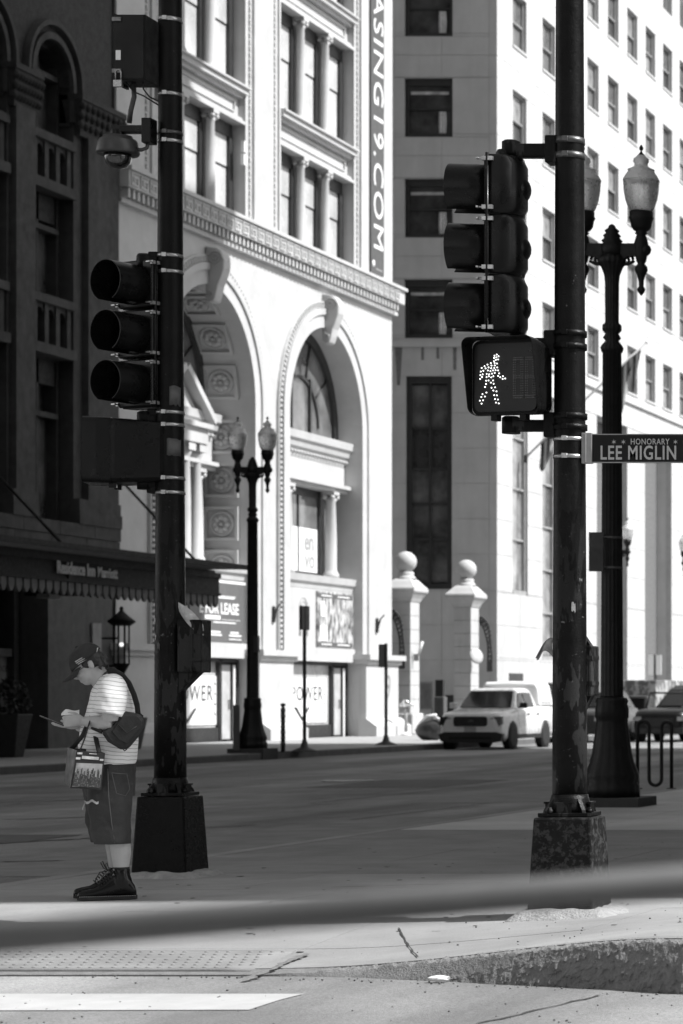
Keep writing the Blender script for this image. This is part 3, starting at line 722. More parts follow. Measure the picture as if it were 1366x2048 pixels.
# tall windows street face
for (a, b_, z0, z1) in low:
    fr = MB(); n = 4 if z0 > 5 else 6
    fr.box((-.3,a,z0),(-.10,a+.12,z1)).box((-.3,b_-.1,z0),(-.1,b_,z1)).box((-.3,a+.12,z1-.1),(-.1,b_-.1,z1)).box((-.3,a+.12,z0),(-.02,b_-.1,z0+.18))
    hs = [z0+.18 + (z1-.1-z0-.18)*i/n for i in range(n+1)]
    for h in hs[1:-1]: fr.box((-.28,a+.12,h-.04),(-.14,b_-.1,h+.04))
    f = fr.build('window', mat('pale_metal_frame', .3, .2, 4, .5), B)
    for i in range(n): MB().box((-.26, a+.12, hs[i]+.041), (-.24, b_-.1, hs[i+1]-.041)).build('pane', random.choice([M_glass_c, M_curt[0]]), f)
# front windows
for z in rowZ[:4]:
    a, b_, z0, z1 = -3.68, -1.77, z-.04-2.33, z-.04
    f = MB().box((a, .10, z0), (a+.13, .3, z1)).box((b_-.13, .10, z0), (b_, .3, z1)).box((a+.13, .10, z1-.28), (b_-.13, .3, z1)).box((a+.13, .10, z0), (b_-.13, .3, z0+.16)).box((a+.13, .14, z0+1.1), (b_-.13, .3, z0+1.16)).build('window', M_frame, B)
    MB().box((a+.13, .2, z0+.161), (b_-.13, .22, z0+1.099)).build('pane', M_glass, f); MB().box((a+.13, .18, z0+1.161), (b_-.13, .2, z1-.281)).build('pane', M_glass, f)
    # pale curtain strip and cross band standing in for reflections on the panes
    cx = b_-.55; cb = MB(); cb.rings([[(cx+.16*math.sin(t*.9)*0+dx*(1.0-.25*abs(t-.5)), .195+.012*math.sin(i*2.2), z0+.18+.86*t) for i, dx in enumerate(bend(-.05,.26,9))] for t in bend(0,1,8)], closed=False, cap=False)
    cb.build('curtain', mat('curtain', .75, .2, 4, .8), f)
    MB().box((a+.2,.17,z1-.62),(b_-.2,.175,z1-.50)).build('reflection_band', mat('pale_reflection', .40, .5, 3, .7), f)
a, b_, z0, z1 = -3.62, -1.80, 5.62, 14.05
fr = MB().box((a,.08,z0),(a+.2,.3,z1)).box((b_-.2,.08,z0),(b_,.3,z1)).box((a+.2,.08,z1-.28),(b_-.2,.3,z1)).box((a+.2,.08,z0),(b_-.2,.3,z0+.22)).box((-2.75,.12,z0+.22),(-2.66,.3,z1-.28))
hs = [z0+.22, 7.6, 9.0, 10.4, 12.0, z1-.28]
for h in hs[1:-1]: fr.box((a+.2,.14,h-.05),(b_-.2,.3,h+.05))
f = fr.build('window', M_frame, B)
for i in range(5):
    for (p, q) in ((a+.2, -2.75), (-2.66, b_-.2)):
        MB().box((p,.22,hs[i]+.051),(q,.24,hs[i+1]-.051)).build('pane', mat('spandrel_pane', .05, .1, 1, .3) if i == 3 else mat('tall_window_glass', .11, .9, .7, .06, spec=.9), f)
# portals: deep recesses between piers
for i, (a, b_) in enumerate(port):
    MB().box((-1.6, a, 0), (-1.3, b_, 14.07)).build('portal_back', M_lime, B)
    MB().box((-1.5, b_, 0), (-.3, b_+.35, 14.07)).build('pier_return', M_lime, B); MB().box((-1.5, a-.35, 0), (-.3, a, 14.07)).build('pier_return', M_lime, B)
    MB().box((-1.5, a, 14.07), (-.3, b_, 14.4)).build('portal_head', M_lime, B)
    fr = MB().box((-1.3, a+.2, 3.4), (-1.18, a+.35, 13.6)).box((-1.3, b_-.4, 3.4), (-1.18, b_-.2, 13.6)).box((-1.3, a+.35, 13.3), (-1.18, b_-.4, 13.6))
    f = fr.build('window', M_frame, B)
    hs = bend(3.4, 13.3, 6)
    for k in range(5): MB().box((-1.28, a+.35, hs[k]+.05), (-1.24, b_-.4, hs[k+1]-.05)).build('pane', M_curt[0], f)
    MB().box((-1.3, a, 2.9), (-.9, b_, 3.2)).build('lintel', M_lime, B)
    MB().box((-1.3, a+.3, .1), (-1.24, b_-.3, 2.9)).build('shop_window', mat('bright_shop_window', .5, .3, 1.2, .2), B)
MB().box((.001, 1.5, .9), (.03, 3.3, 2.3)).build('display_case', M_frame, B)
# dark stain drips under belt course on front face (thin relief of dirt)
for (x0_, x1_, d_) in ((-4.05,-3.75,1.5),(-1.75,-1.6,.9),(-3.0,-2.9,.5),(-2.4,-2.3,.45)):
    MB().add([(x0_,-.010,15.19),(x1_,-.010,15.19),((x0_+x1_)/2+.06,-.010,15.19-d_),((x0_+x1_)/2-.06,-.010,15.19-d_)], [(0,1,2,3)]).build('dirt_streak', mat('soot_streak', .16, .3, 6, .9), B)

# ================================================================ DARK HOTEL (left)
I0, I1 = 40.0, 70.2
I = thing('hotel_building', 'dark brown stone hotel in deep shade with arched windows and balustrades', 'building', (XA, 0, 0))
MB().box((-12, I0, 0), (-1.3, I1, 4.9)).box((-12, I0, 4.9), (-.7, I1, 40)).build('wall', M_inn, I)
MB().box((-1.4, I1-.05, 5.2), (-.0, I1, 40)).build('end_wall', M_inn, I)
bays = []
y = 66.75
while y > 52: bays.append(y); y -= 3.45
edges = [I1]
for n_, c in enumerate(bays):
    h = 1.05
    y1_ = edges[-1]; 
    # pilaster right of this bay
    a, b_ = c + h + .05, y1_
    wide = n_ == 0
    MB().box((-1.4, a, 5.85), (-.0, b_, 16.3)).build('pilaster', M_inn, I)
    MB().box((-.0, a+.5 if wide else a+.15, 5.85), (.16, b_-.12, 16.3)).build('pilaster_face', M_inn, I)
    MB().box((-.1, a-.06, 5.85), (.20, b_+.0, 6.2)).box((-.1, a-.03, 6.2), (.18, b_-.04, 6.5)).build('pilaster_base', M_inn, I)
    cp = MB().frus((0, (a+b_)/2), 16.0, 16.9, .15, (b_-a)/2-.05, .26, (b_-a)/2+.08)
    for q in range(9):
        for r_ in range(3): cp.sphere((.18+.03*r_, a+(b_-a)*q/8, 16.25+.25*r_), .11, 6, 4)
    cp.box((-.1, a-.12, 16.9), (.30, b_+.05, 17.05)); cp.build('capital', M_inn_dk, I)
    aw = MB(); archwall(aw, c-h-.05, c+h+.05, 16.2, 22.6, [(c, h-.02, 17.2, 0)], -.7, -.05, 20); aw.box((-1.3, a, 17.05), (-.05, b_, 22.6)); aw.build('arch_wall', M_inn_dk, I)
    am = MB()
    arc = lambda r, x: [(x, c-r, 16.3)] + [(x, c - r*math.cos(math.pi*i/20), 17.2 + r*math.sin(math.pi*i/20)) for i in range(21)] + [(x, c+r, 16.3)]
    am.rings([arc(h-.05, -.05), arc(h-.05, .06), arc(h+.12, .06), arc(h+.12, -.05)], closed=False, cap=False, smooth=False)
    am.rings([arc(h+.30, -.05), arc(h+.30, .12), arc(h+.42, .12), arc(h+.42, -.05)], closed=False, cap=False, smooth=False)
    am.build('arch_moulding', M_inn, I)
    MB().box((-1.4, c-h-.05, 22.6), (0, b_, 23.2)).build('belt_course', M_inn, I)
    for (w0, w1, arch) in ((5.9, 10.15, False), (11.6, 14.4, False), (15.8, 18.2, True), (23.4, 27, False)):
        f = MB(); f.box((-0.680, c-h, w0), (-0.350, c-h+.12, w1)).box((-0.680, c+h-.14, w0), (-0.350, c+h, w1)).box((-0.680, c-h+.12, w1-.12), (-0.350, c+h-.14, w1)).box((-0.680, c-h+.12, w0+(w1-w0)*.62), (-0.300, c+h-.14, w0+(w1-w0)*.62+.14)).box((-0.680, c-.06, w0), (-0.400, c+.06, w1-.12))
        fo = f.build('window', M_inn, I)
        MB().box((-0.640, c-h+.12, w0), (-0.620, c+h-.14, w0+(w1-w0)*.62)).build('pane', mat('hotel_glass', .10, .8, .5, .12, spec=.9), fo)
        MB().box((-0.610, c-h+.3, w0+.1), (-0.600, c-.1, w1-.3)).build('curtain', mat('dim_curtain', .40, .5, 2, .8), fo)
    for (z0, z1) in ((10.2, 11.6), (14.4, 15.75)):
        MB().box((-.68, c-h-.05, z0-.12), (.10, c+h+.05, z0+.14)).build('balcony_slab', M_inn, I)
        MB().box((-.3, c-h-.05, z1-.22), (.08, c+h+.05, z1)).build('balustrade_rail', M_inn, I)
        for q in range(4):
            yy = c-h+.18+.59*q
            bl = MB().box((-.28, yy-.10, z0+.14), (-.02, yy+.10, z1-.22)); bl.build('baluster', M_inn, I)
            if q < 3:
                aw = MB(); archwall(aw, yy+.1, yy+.49, z1-.55, z1-.22, [(yy+.295, .17, z1-.5, 0)], -.2, -.06, 8); aw.build('small_arch', M_inn, I)
        MB().box((-.7, c-h-.05, z0-.8), (-.4, c+h+.05, z0-.12)).build('spandrel', M_inn_dk, I)
    edges.append(c - h - .05)
# ledge with stone courses above the canopy
for i in range(14):
    for k in range(2):
        MB().box((-.9, I1-1.9*(i+1)+.01+.4*k, 5.16+.35*k), (.14+.03*k, I1-1.9*i-.01+.4*k*(i > 0), 5.5+.35*k)).build('ledge_stone', M_inn, I)
# ground floor: piers and glazing
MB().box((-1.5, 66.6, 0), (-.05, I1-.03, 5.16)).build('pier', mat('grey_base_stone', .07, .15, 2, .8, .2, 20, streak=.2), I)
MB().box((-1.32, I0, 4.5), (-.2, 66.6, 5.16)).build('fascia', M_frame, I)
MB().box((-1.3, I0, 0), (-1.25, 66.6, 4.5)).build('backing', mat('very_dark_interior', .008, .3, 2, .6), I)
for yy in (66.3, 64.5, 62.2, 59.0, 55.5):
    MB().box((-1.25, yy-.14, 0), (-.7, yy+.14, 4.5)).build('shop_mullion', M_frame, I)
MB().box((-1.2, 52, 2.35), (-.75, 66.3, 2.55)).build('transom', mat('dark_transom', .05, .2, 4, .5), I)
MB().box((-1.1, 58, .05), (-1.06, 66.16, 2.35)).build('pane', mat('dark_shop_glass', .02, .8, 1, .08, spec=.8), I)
t = thing('window_poster', 'dim poster panel with hotel name in the dark ground floor window', 'poster', (XA-.9, 64.7, .35))
MB().box((0,0,.35),(.03,1.55,2.0)).build('panel', mat('dim_poster', .14, .6, 1.2, .5), t); text('Residence', .34, M_ink, t, (.034,.78,1.72), (0,1,0), (0,0,1), ext=.002)
MB().box((0,.15,.5),(.006,1.4,1.35)).build('picture', mat('dim_picture', .06, .8, 3, .5), t, loc=(.031,0,0))
# ================================================================ SIGNAL POLES
def polefn(N, L, co, val, noi, rng, mul, mix):
    # sticker remnants and scratches concentrated on the lower two metres
    sp = N.new('ShaderNodeSeparateXYZ'); L.new(co, sp.inputs[0])
    low = rng(sp.outputs[2], 1.0, 2.9, 1, 0)
    hi = rng(sp.outputs[2], .55, 1.2, 0, 1)
    f = mul(mul(rng(noi(26, 10, r=.75), .63, .65, 0, 1), low), hi)
    v = mix(f, val, .25)
    mp = N.new('ShaderNodeMapping'); mp.inputs['Scale'].default_value = (5, 5, 1.6); L.new(co, mp.inputs[0])
    v = mix(mul(rng(noi(1.6, 3, mp.outputs[0]), .53, .545, 0, 1), low), v, .028)
    return mix(rng(noi(60, 6), .69, .72, 0, 1), v, .12)
M_pole = mat('scuffed_black_pole_paint', .005, .4, 8, .38, .2, 80, fn=polefn, spec=.13)
def rustfn(N, L, co, val, noi, rng, mul, mix): return mix(rng(noi(22, 9, r=.75), .50, .56, 0, .8), val, .05)
M_base = mat('weathered_black_base', .010, .4, 8, .5, .25, 60, fn=rustfn, spec=.12)
def signal_pole(x, y, label, r0, r1, m_base):
    t = thing('signal_pole', label, 'pole', (x, y, 0), 0)
    MB().lathe([(r0,.66),(r0*.99,1.2),((r0+r1)/2,3.2),(r1,5.8),(r1*.97,7.6)], n=36).build('pole', M_pole, t)
    b = MB(); b.frus((0, 0), .03, .585, .20, .20, .17, .17); b.build('pedestal', m_base, t, bevel=.012)
    MB().box((-.15,-.15,.588),(.15,.15,.612)).build('base_plate', M_pole, t, bevel=.004)
    MB().lathe([(.135,.612),(.125,.65),(r0+.012,.69),(r0+.004,.72)], n=28).build('collar', M_pole, t)
    for a in range(4):
        th = R(45 + 90*a); g_ = MB(); M = Matrix.Rotation(th, 4, 'Z')
        g_.prism([(.09,.612),(.17,.612),(.165,.63),(.11,.70),(.09,.70)], -.012, .012, 'Y', M=M)
        g_.lathe([(.022,.612),(.022,.628),(.016,.632),(.012,.645)], M @ Vector((.155,.045,0)), 6)
        g_.build('gusset', M_pole, t)
    for a in range(4):
        M = Matrix.Rotation(R(90*a), 4, 'Z')
        MB().box((.125,-.045,.612),(.135,.045,.67), M).box((.118,-.055,.664),(.142,.055,.676), M).build('cover_lug', M_pole, t)
    # uneven mortar bed
    b = MB(); rs = []
    for (k, zz) in ((.37, -.03), (.31, .005), (.26, .03), (.20, .045)):
        rg = []
        for j in range(48):
            a = 2*math.pi*j/48; c, s_ = math.cos(a), math.sin(a); q = 1 / max(abs(c), abs(s_)); q = q * .75 + .25
            n = noise.noise(Vector((c*3, s_*3, zz*20 + x))) ; rr = k * q * (1 + .09*n)
            rg.append((rr*c, rr*s_, zz + .008*n + (hz(x + rr*c, y + rr*s_) if k > .3 else 0)))
        rs.append(rg)
    b.rings(rs); b.build('mortar_bed', mat('mortar_bed', .30, .25, 12, .95, .8, 60), t)
    return t
PX, PY_ = -4.50, 15.70; QX, QY_ = -8.365, 19.0
PR = signal_pole(PX, PY_, 'black signal pole on a rusty square base at the right, carrying the lit walk signal', .102, .080, M_base)
QR = signal_pole(QX, QY_, 'black signal pole on a glossy square base behind the standing man', .110, .080, mat('glossy_black_base', .004, .3, 8, .28, .05, 40, spec=.12))
def zat(py, Y): return EY + (HY - py) * Y / F
def prad(z, pole): r0, r1 = (.102, .080) if pole == 'P' else (.110, .080); return r0 + (r1 - r0) * min(1, max(0, (z - 1.2) / 4.6))
M_bandd = mat('dull_steel_band', .10, .4, 20, .4, metal=.7)
def strap(par, z, pole, m=M_steel, h=.018, off=.004):
    r = prad(z, pole) + off
    b = MB().rings([[(rr*math.cos(2*math.pi*j/32), rr*math.sin(2*math.pi*j/32), zz) for j in range(32)] for rr, zz in ((r-.004, z-h), (r, z-h), (r, z+h), (r-.004, z+h))], cap=False)
    o = b.build('strap', m, par)
    MB().box((-.018, -r-.014, z-.014), (.014, -r+.002, z+.014)).build('buckle', m, o); return o
for py_ in (283, 313): strap(PR, zat(py_, PY_), 'P', M_bandd)
for py_ in (668, 694, 833, 855): strap(PR, zat(py_, PY_), 'P', M_pole, .017, .010)
for py_ in (879, 914): strap(PR, zat(py_, PY_), 'P', M_steel, .011)
for py_ in (41, 190, 267, 284, 513, 545, 826, 851, 957, 986): strap(QR, zat(py_, QY_), 'Q', M_steel if py_ not in (267, ) else M_bandd, .012 if py_ > 60 else .015)
# stickers on poles
def sticker(par, pole, a0, a1, z0, z1, m, label=None, name='sticker'):
    b = MB(); rs = []
    for i in range(7):
        a = R(a0 + (a1-a0)*i/6); zz0 = z0 + random.uniform(-.012,.012); zz1 = z1 + random.uniform(-.012,.012)
        rs.append([((prad(z, pole)+.003)*math.cos(a), (prad(z, pole)+.003)*math.sin(a), z) for z in (zz0, (zz0+zz1)/2, zz1)])
    b.rings(rs, closed=False, cap=False); o = b.build(name, m, par)
    sol = o.modifiers.new('s', 'SOLIDIFY'); sol.thickness = .0015; return o
M_dksticker = mat('faded_dark_sticker', .07, .4, 9, .6)
sticker(QR, 'Q', -70, -20, zat(812,QY_), zat(775,QY_), M_dksticker); sticker(QR, 'Q', -80, -20, zat(915,QY_), zat(880,QY_), M_dksticker)
for k in range(16):
    a = random.uniform(-150, -20); z = random.choice([random.uniform(1.2, 2.1), random.uniform(1.5, 1.9)])
    wd = random.uniform(3, 14); sticker(random.choice([QR, QR, PR]), 'Q' if k % 3 else 'P', a, a+wd, z, z+random.uniform(.01,.05), random.choice([M_paper, M_dksticker]), name='sticker_scrap')
# torn paper flapping from the right pole
b = MB(); rs = []
for i in range(9):
    t_ = i/8; rs.append([(-.095 - .10*t_ + .008*math.sin(j*1.7), -.02 - .02*math.sin(t_*3+j), 1.60 + .03*math.sin(t_*3.6) - .05*t_*t_ + (.035-.030*t_) * (j-2)*.8) for j in range(5)])
b.rings(rs, closed=False, cap=False); o = b.build('torn_sticker', mat('torn_paper_grey', .30, .6, 9, .7), PR); so_ = o.modifiers.new('s','SOLIDIFY'); so_.thickness = .002
b = MB(); rs = []
for i in range(7):
    t_ = i/6; rs.append([(.0 + .17*t_, -.10 - .02*math.sin(t_*4+j), 1.0 + zat(1215,QY_) - 1.0 - .17*t_ + (.05+.03*math.sin(3*t_))*(j-1)*.7) for j in range(3)])
b.rings(rs, closed=False, cap=False); o = b.build('torn_sticker', M_paper, QR); o.location = (.11, 0, 0); so_ = o.modifiers.new('s','SOLIDIFY'); so_.thickness = .002

# ---------------------------------------------------------------- three-section signal heads
M_sig = mat('gloss_black_signal', .0055, .1, 3, .32, spec=.2, coat=.02)
M_sigin = mat('matt_black_inside', .004, .3, 6, .9)
def signal_head(loc, rz, label, sp, arms):
    t = thing('traffic_signal', label, 'traffic light', loc, rz, None)
    for k in range(3):
        z = -sp * k; h = sp / 2 - .004
        b = MB(); n = 20; rs = []
        for zz, f in ((-h, .86), (-h+.02, .90), (-h+.05, 1), (0, 1), (h-.05, 1), (h-.02, .90), (h, .86)):
            ring = []
            for j in range(n):
                a = math.pi * (j / (n-1)) - math.pi/2        # half round back
                ring.append((.03 + .155*f*max(0, math.cos(a))**.75, .165*f**.5*math.sin(a), z + zz))
            ring = [(0, -.165*f**.5, z+zz)] + ring + [(0, .165*f**.5, z+zz)]
            rs.append(ring)
        b.rings(rs); s_ = b.build('signal_section', M_sig, t)
        b = MB().sphere((.115, 0, z-.01), .095, 20, 14); b.build('reflector_bulge', M_sig, s_)
        MB().box((-.028,-.168,z-h+.004),(.0,.168,z+h-.004)).build('door', M_sig, s_, bevel=.012)
        # tunnel visor, open underneath
        b = MB(); rs = []
        for xx in (-.028, -.14, -.265, -.270):
            ring = []
            for rr in (.151, .147):
                seq = range(29) if rr == .151 else range(28, -1, -1)
                for j in seq:
                    a = R(-62 + 304*j/28)
                    ring.append((xx if abs(a - math.pi/2) < 99 else xx, rr*math.cos(a), z + rr*math.sin(a)*1.0 - .012 + (-xx)*.02))
            rs.append(ring)
        b.rings(rs); v = b.build('visor', M_sig, s_)
        M = Matrix.Translation((-.03, 0, z - .01)) @ Matrix.Rotation(R(-90), 4, 'Y')
        b = MB().lathe([(.145,0),(.13,.012),(.08,.026),(.01,.032)], n=20, M=M); b.build('lens', mat('dark_lens', .02, .5, 40, .2), s_)
        for sy in (-1, 1):
            for zz in (z - h + .03, z + h - .03):
                c = MB(); y_ = sy * .172; c.box((-.035, y_-.012, zz-.012), (.03, y_+.012, zz+.012)); c.tube([(-.06, y_, zz), (-.03, y_, zz)], .006, 5); c.box((-.068, y_-.018, zz-.005), (-.056, y_+.018, zz+.005)); c.build('wing_nut', M_steel, s_)
    MB().tube([(-.005, -.175, sp/2), (-.005, -.175, -2.5*sp)], .011, 6).build('hinge_rod', M_sig, t)
    MB().lathe([(.06, sp/2-.005), (.06, sp/2+.03), (.05, sp/2+.05), (.01, sp/2+.052)], (.06,0,0), 14).build('top_cap', M_sig, t)
    return t
sPR = signal_head((at(990,375,PY_).x, PY_+.02, zat(375,PY_)), R(2), 'black three-lens traffic signal seen from the side on the right pole', .359, None)
sQR = signal_head((at(279,570,QY_).x, QY_-.02, zat(570,QY_)), R(64), 'black three-lens traffic signal with its visors facing down-left on the pole behind the man', .362, None)
def arm(par_name_label, x0, x1, y0, z, hgt, pole, px_, py__):
    t = thing('signal_bracket', par_name_label, 'bracket', (px_, py__, z))
    r = prad(z, pole)
    MB().box((x0, y0-.035, -hgt/2), (x1, y0+.035, hgt/2)).build('arm', M_pole, t, bevel=.012)
    MB().lathe([(.055,-hgt/2-.012),(.055,hgt/2+.012),(.04,hgt/2+.022),(.01,hgt/2+.024)], (x0+.05, y0, 0), 14).build('knuckle', M_pole, t)
    MB().box((-r-.05, -.06, -hgt/2-.04), (-r+.02, .06, hgt/2+.04)).build('pole_saddle', M_pole, t, bevel=.008); return t
arm('upper bracket arm holding the right traffic signal', -.41, -.08, .02, zat(301,PY_), .085, 'P', PX, PY_)
arm('bracket arm between the right traffic signal and the walk signal', -.36, -.08, .02, zat(688,PY_), .075, 'P', PX, PY_)
arm('lower bracket arm beneath the walk signal', -.41, -.08, .02, zat(851,PY_), .07, 'P', PX, PY_)
arm('upper bracket arm holding the left traffic signal', -.22, -.08, -.03, zat(528,QY_), .085, 'Q', QX, QY_)
arm('bracket arm between the left traffic signal and the pedestrian box', -.22, -.08, -.03, zat(840,QY_), .075, 'Q', QX, QY_)
arm('lower bracket arm beneath the left pedestrian box', -.22, -.08, -.03, zat(966,QY_), .075, 'Q', QX, QY_)

sQR.scale = (1.05, 1.05, 1.0)
# ---------------------------------------------------------------- pedestrian signals
# local: face towards -Y, width along x, z up
def rrect(w, h, r, y, n=5):
    p = []
    for cx, cz, a0 in ((w-r, h-r, 0), (-w+r, h-r, 90), (-w+r, -h+r, 180), (w-r, -h+r, 270)):
        for i in range(n): a = R(a0 + 90*i/(n-1)); p.append((cx + r*math.cos(a), y, cz + r*math.sin(a)))
    return p
M_led = mat('lit_white_led', .8, 0, 1, .5, emit=1.5); M_leddim = mat('unlit_led', .14, .2, 30, .3)
def ped_signal(loc, rz, label, lit, W=.225, Hh=.225, D=.16, hood=.11):
    t = thing('walk_signal', label, 'pedestrian signal', loc, rz)
    MB().rings([rrect(W-.05, Hh-.05, .06, D), rrect(W-.015, Hh-.015, .05, D-.03), rrect(W, Hh, .05, 0), rrect(W, Hh, .05, -.03), rrect(W-.02, Hh-.02, .045, -.03)], smooth=False).build('housing', M_sig, t)
    MB().rings([rrect(W-.02, Hh-.02, .04, -.032), rrect(W-.02, Hh-.02, .04, -.040)], smooth=False).build('face', mat('black_signal_face', .006, .3, 5, .35), t)
    # hood
    b = MB(); pts = rrect(W+.004, Hh+.004, .045, 0, 6); n = len(pts); rs = []
    for p in pts:
        dep = hood * (1.0 if p[2] > 0 or not lit else max(.12, 1 + p[2] / Hh * .75))
        rs.append([Vector((p[0], -.03, p[2])), Vector((p[0]*1.02, -.03-dep*.5, p[2]+.002)), Vector((p[0]*1.02, -.03-dep, p[2]*1.0+.004))])
    b.rings(rs, closed=False, cap=False, loop=True, smooth=False); h_ = b.build('hood', M_sig, t); so_ = h_.modifiers.new('s','SOLIDIFY'); so_.thickness = .004
    for xx in (-.07, .12): MB().box((xx-.02, -.05, -Hh-.035), (xx+.02, -.0, -Hh+.002)).build('latch', M_sig, t)
    if lit:
        dots = [(384,1503),(401,1496),(415,1508),(381,1518),(398,1515),(394,1531),(411,1529),(380,1540),(357,1552),(332,1561),(310,1571),(289,1582),(385,1552),(403,1556),(362,1568),(386,1568),(340,1580),(318,1586),(360,1586),(383,1585),(405,1582),(282,1606),(301,1601),(335,1600),(354,1605),(373,1601),(392,1600),(411,1602),(279,1630),(296,1625),(326,1623),(345,1626),(366,1622),(386,1618),(419,1622),(277,1655),(291,1643),(325,1644),(342,1639),(360,1647),(376,1640),(411,1639),(427,1648),(447,1642),(464,1657),(445,1660),(322,1668),(340,1667),(357,1682),(374,1668),(321,1690),(314,1710),(378,1690),(362,1716),(389,1714),(376,1735),(399,1741),(324,1747),(295,1757),(286,1776),(313,1773),(382,1766),(402,1768),(275,1800),(299,1798),(388,1792),(410,1796),(288,1820),(395,1816),(416,1822)]
        L_ = MB()
        for zx, zy in dots: L_.sphere(((zx-463)/3.357*PY_/F*.99, -.043, -(zy-1648)/3.357*PY_/F), .0042, 8, 5)
        L_.build('walking_figure', M_led, t)
        D_ = MB()
        def seg(x0, z0, x1, z1, n):
            for i in range(n): D_.sphere((x0+(x1-x0)*i/(n-1), -.042, z0+(z1-z0)*i/(n-1)), .0038, 6, 4)
        for x0 in (.055, .135):
            for o_ in (0, .012):
                seg(x0+o_, .115, x0+o_, -.125, 18); seg(x0+.062-o_, .115, x0+.062-o_, -.125, 18)
                seg(x0, .115-o_, x0+.062, .115-o_, 8); seg(x0, -.125+o_, x0+.062, -.125+o_, 8); seg(x0, -.005+o_, x0+.062, -.005+o_, 7)
        D_.build('unlit_digits', M_leddim, t)
    return t
ped_signal((at(1028,760,PY_).x, PY_-.10, zat(760,PY_)), R(-13), 'walk signal lit with a white walking figure on the right pole', True)
ped_signal((at(243,905,QY_).x, QY_-.02, zat(905,QY_)), R(-76), 'dark pedestrian signal box seen from behind on the left pole', False, .20, .235, .33, .19)

# ---------------------------------------------------------------- street name sign
sg = thing('street_sign', 'dark street name blade reading honorary Lee Miglin on the right pole', 'street sign', (0, PY_-.03, 0))
x0 = at(1184,0,PY_).x; x1 = x0 + 1.0; z0, z1 = zat(927,PY_), zat(869,PY_)
MB().box((x0,-.006,z0),(x1,.006,z1)).build('blade', mat('dark_sign_face', .014, .1, 3, .5, spec=.15), sg)
MB().box((x0,-.010,z1-.006),(x1,-.0062,z1)).box((x0,-.010,z0),(x1,-.0062,z0+.006)).build('edge', M_grey, sg)
bx = at(1167,0,PY_).x; MB().box((bx,-.02,z0-.004),(x0+.012,.02,z1+.006)).box((bx+.02,-.03,z0+.0),(bx+.032,-.02,z1)).build('clamp', mat('cast_aluminium', .32, .2, 6, .5, metal=.5), sg, bevel=.004)
M_sl = mat('sign_letter_grey', .42, .08, 6, .5)
lx = at(1203,0,PY_).x
text('LEE MIGLIN', .118, M_sl, sg, (lx, -.0075, zat(908,PY_)), (1,0,0), (0,0,1), ext=.001, offset=.0018, fit=.455, align='LEFT', space=1.10)
text('HONORARY', .050, M_sl, sg, (at(1264,0,PY_).x, -.0075, zat(885,PY_)), (1,0,0), (0,0,1), ext=.001, offset=.0004, fit=.233, align='LEFT', space=1.12)
b = MB()
for px_ in (1231, 1250, 1354, 1373):
    cx, cz = at(px_,0,PY_).x, zat(885,PY_); pts = []
    for i in range(12): r = .015 if i % 2 == 0 else .0045; a = R(90+30*i); pts.append((cx+r*math.cos(a), cz+r*math.sin(a)))
    b.prism(pts, -.0085, -.0065, 'Y')
b.build('star', M_sl, sg)

# ---------------------------------------------------------------- camera, cabinet, control boxes
cab = thing('equipment_cabinet', 'dark steel equipment cabinet with padlock strapped high on the left pole', 'cabinet', (QX-.14, QY_, 0), 0)
z0, z1 = zat(168,QY_), zat(38,QY_)
MB().box((-.207,-.13,z0),(.016,.12,z1)).build('body', mat('dark_cabinet', .014, .2, 5, .5, spec=.2), cab, bevel=.006)
MB().box((-.200,-.146,z0+.006),(.010,-.13,z1-.006)).build('door', mat('dark_cabinet', .022), cab, bevel=.004)
MB().box((-.225,-.12,z0-.02),(-.207,.10,z1+.01)).build('mounting_flange', M_sig, cab)
for zz in (z1-.04, z0+.06): MB().box((-.215,-.158,zz-.014),(-.15,-.146,zz+.014)).build('hasp', mat('steel_hasp', .18, .3, 20, .4, metal=.8), cab)
MB().box((-.19,-.150,z0+.14),(-.155,-.1465,z0+.21)).build('label_plate', M_white, cab)
pl = MB().tube([(-.185,-.165,z0-.01),(-.185,-.165,z0+.045)]+[(-.165-.02*math.cos(math.pi*i/6),-.165,z0+.045+.02*math.sin(math.pi*i/6)) for i in range(7)]+[(-.145,-.165,z0-.01)], .005, 6).box((-.195,-.18,z0-.06),(-.135,-.15,z0-.012)).build('padlock', mat('padlock_steel', .35, .2, 20, .3, metal=.9), cab)
MB().tube([(-.12,-.02,z0),(-.11,-.03,z0-.10),(-.14,-.02,z0-.2),(-.16,0,z0-.285)], .018, 8).build('conduit', mat('grey_conduit', .05, .2, 6, .5), cab)
MB().tube([(-.16,-.05,z0),(-.10,-.06,z0-.07),(-.03,-.05,z0-.10),(.08,0,z0-.17)], .006, 6).build('cable', M_rubber, cab); MB().tube([(-.03,-.06,z0),(-.03,-.06,z0-.05),(.0,-.03,z0-.10),(.08,0,z0-.14)], .006, 6).build('cable', M_rubber, cab)
cc = thing('dome_camera', 'grey dome security camera hanging from a bracket on the left pole', 'security camera', (at(251,300,QY_).x, QY_-.12, zat(300,QY_)), 0)
MB().lathe([(.03,.075),(.10,.075),(.105,.055),(.125,.05),(.135,.03),(.148,-.045),(.140,-.06),(.10,-.055),(.09,-.05)], n=28).build('housing', mat('grey_camera_shell', .035, .1, 6, .4), cc)
MB().lathe([(.092,-.05),(.092,-.08),(.082,-.12),(.055,-.15),(.02,-.162),(.004,-.164)], n=24).build('dome', mat('smoked_dome', .012, .2, 6, .05, coat=1), cc)
MB().tube([(0,0,.06),(0,0,.12)], .05, 12).box((-.04,-.035,.095),(.215,.035,.15)).build('arm', M_sig, cc, bevel=.008)
MB().box((.19,-.05,.02),(.26,.06,.20)).build('mount', M_sig, cc, bevel=.006)
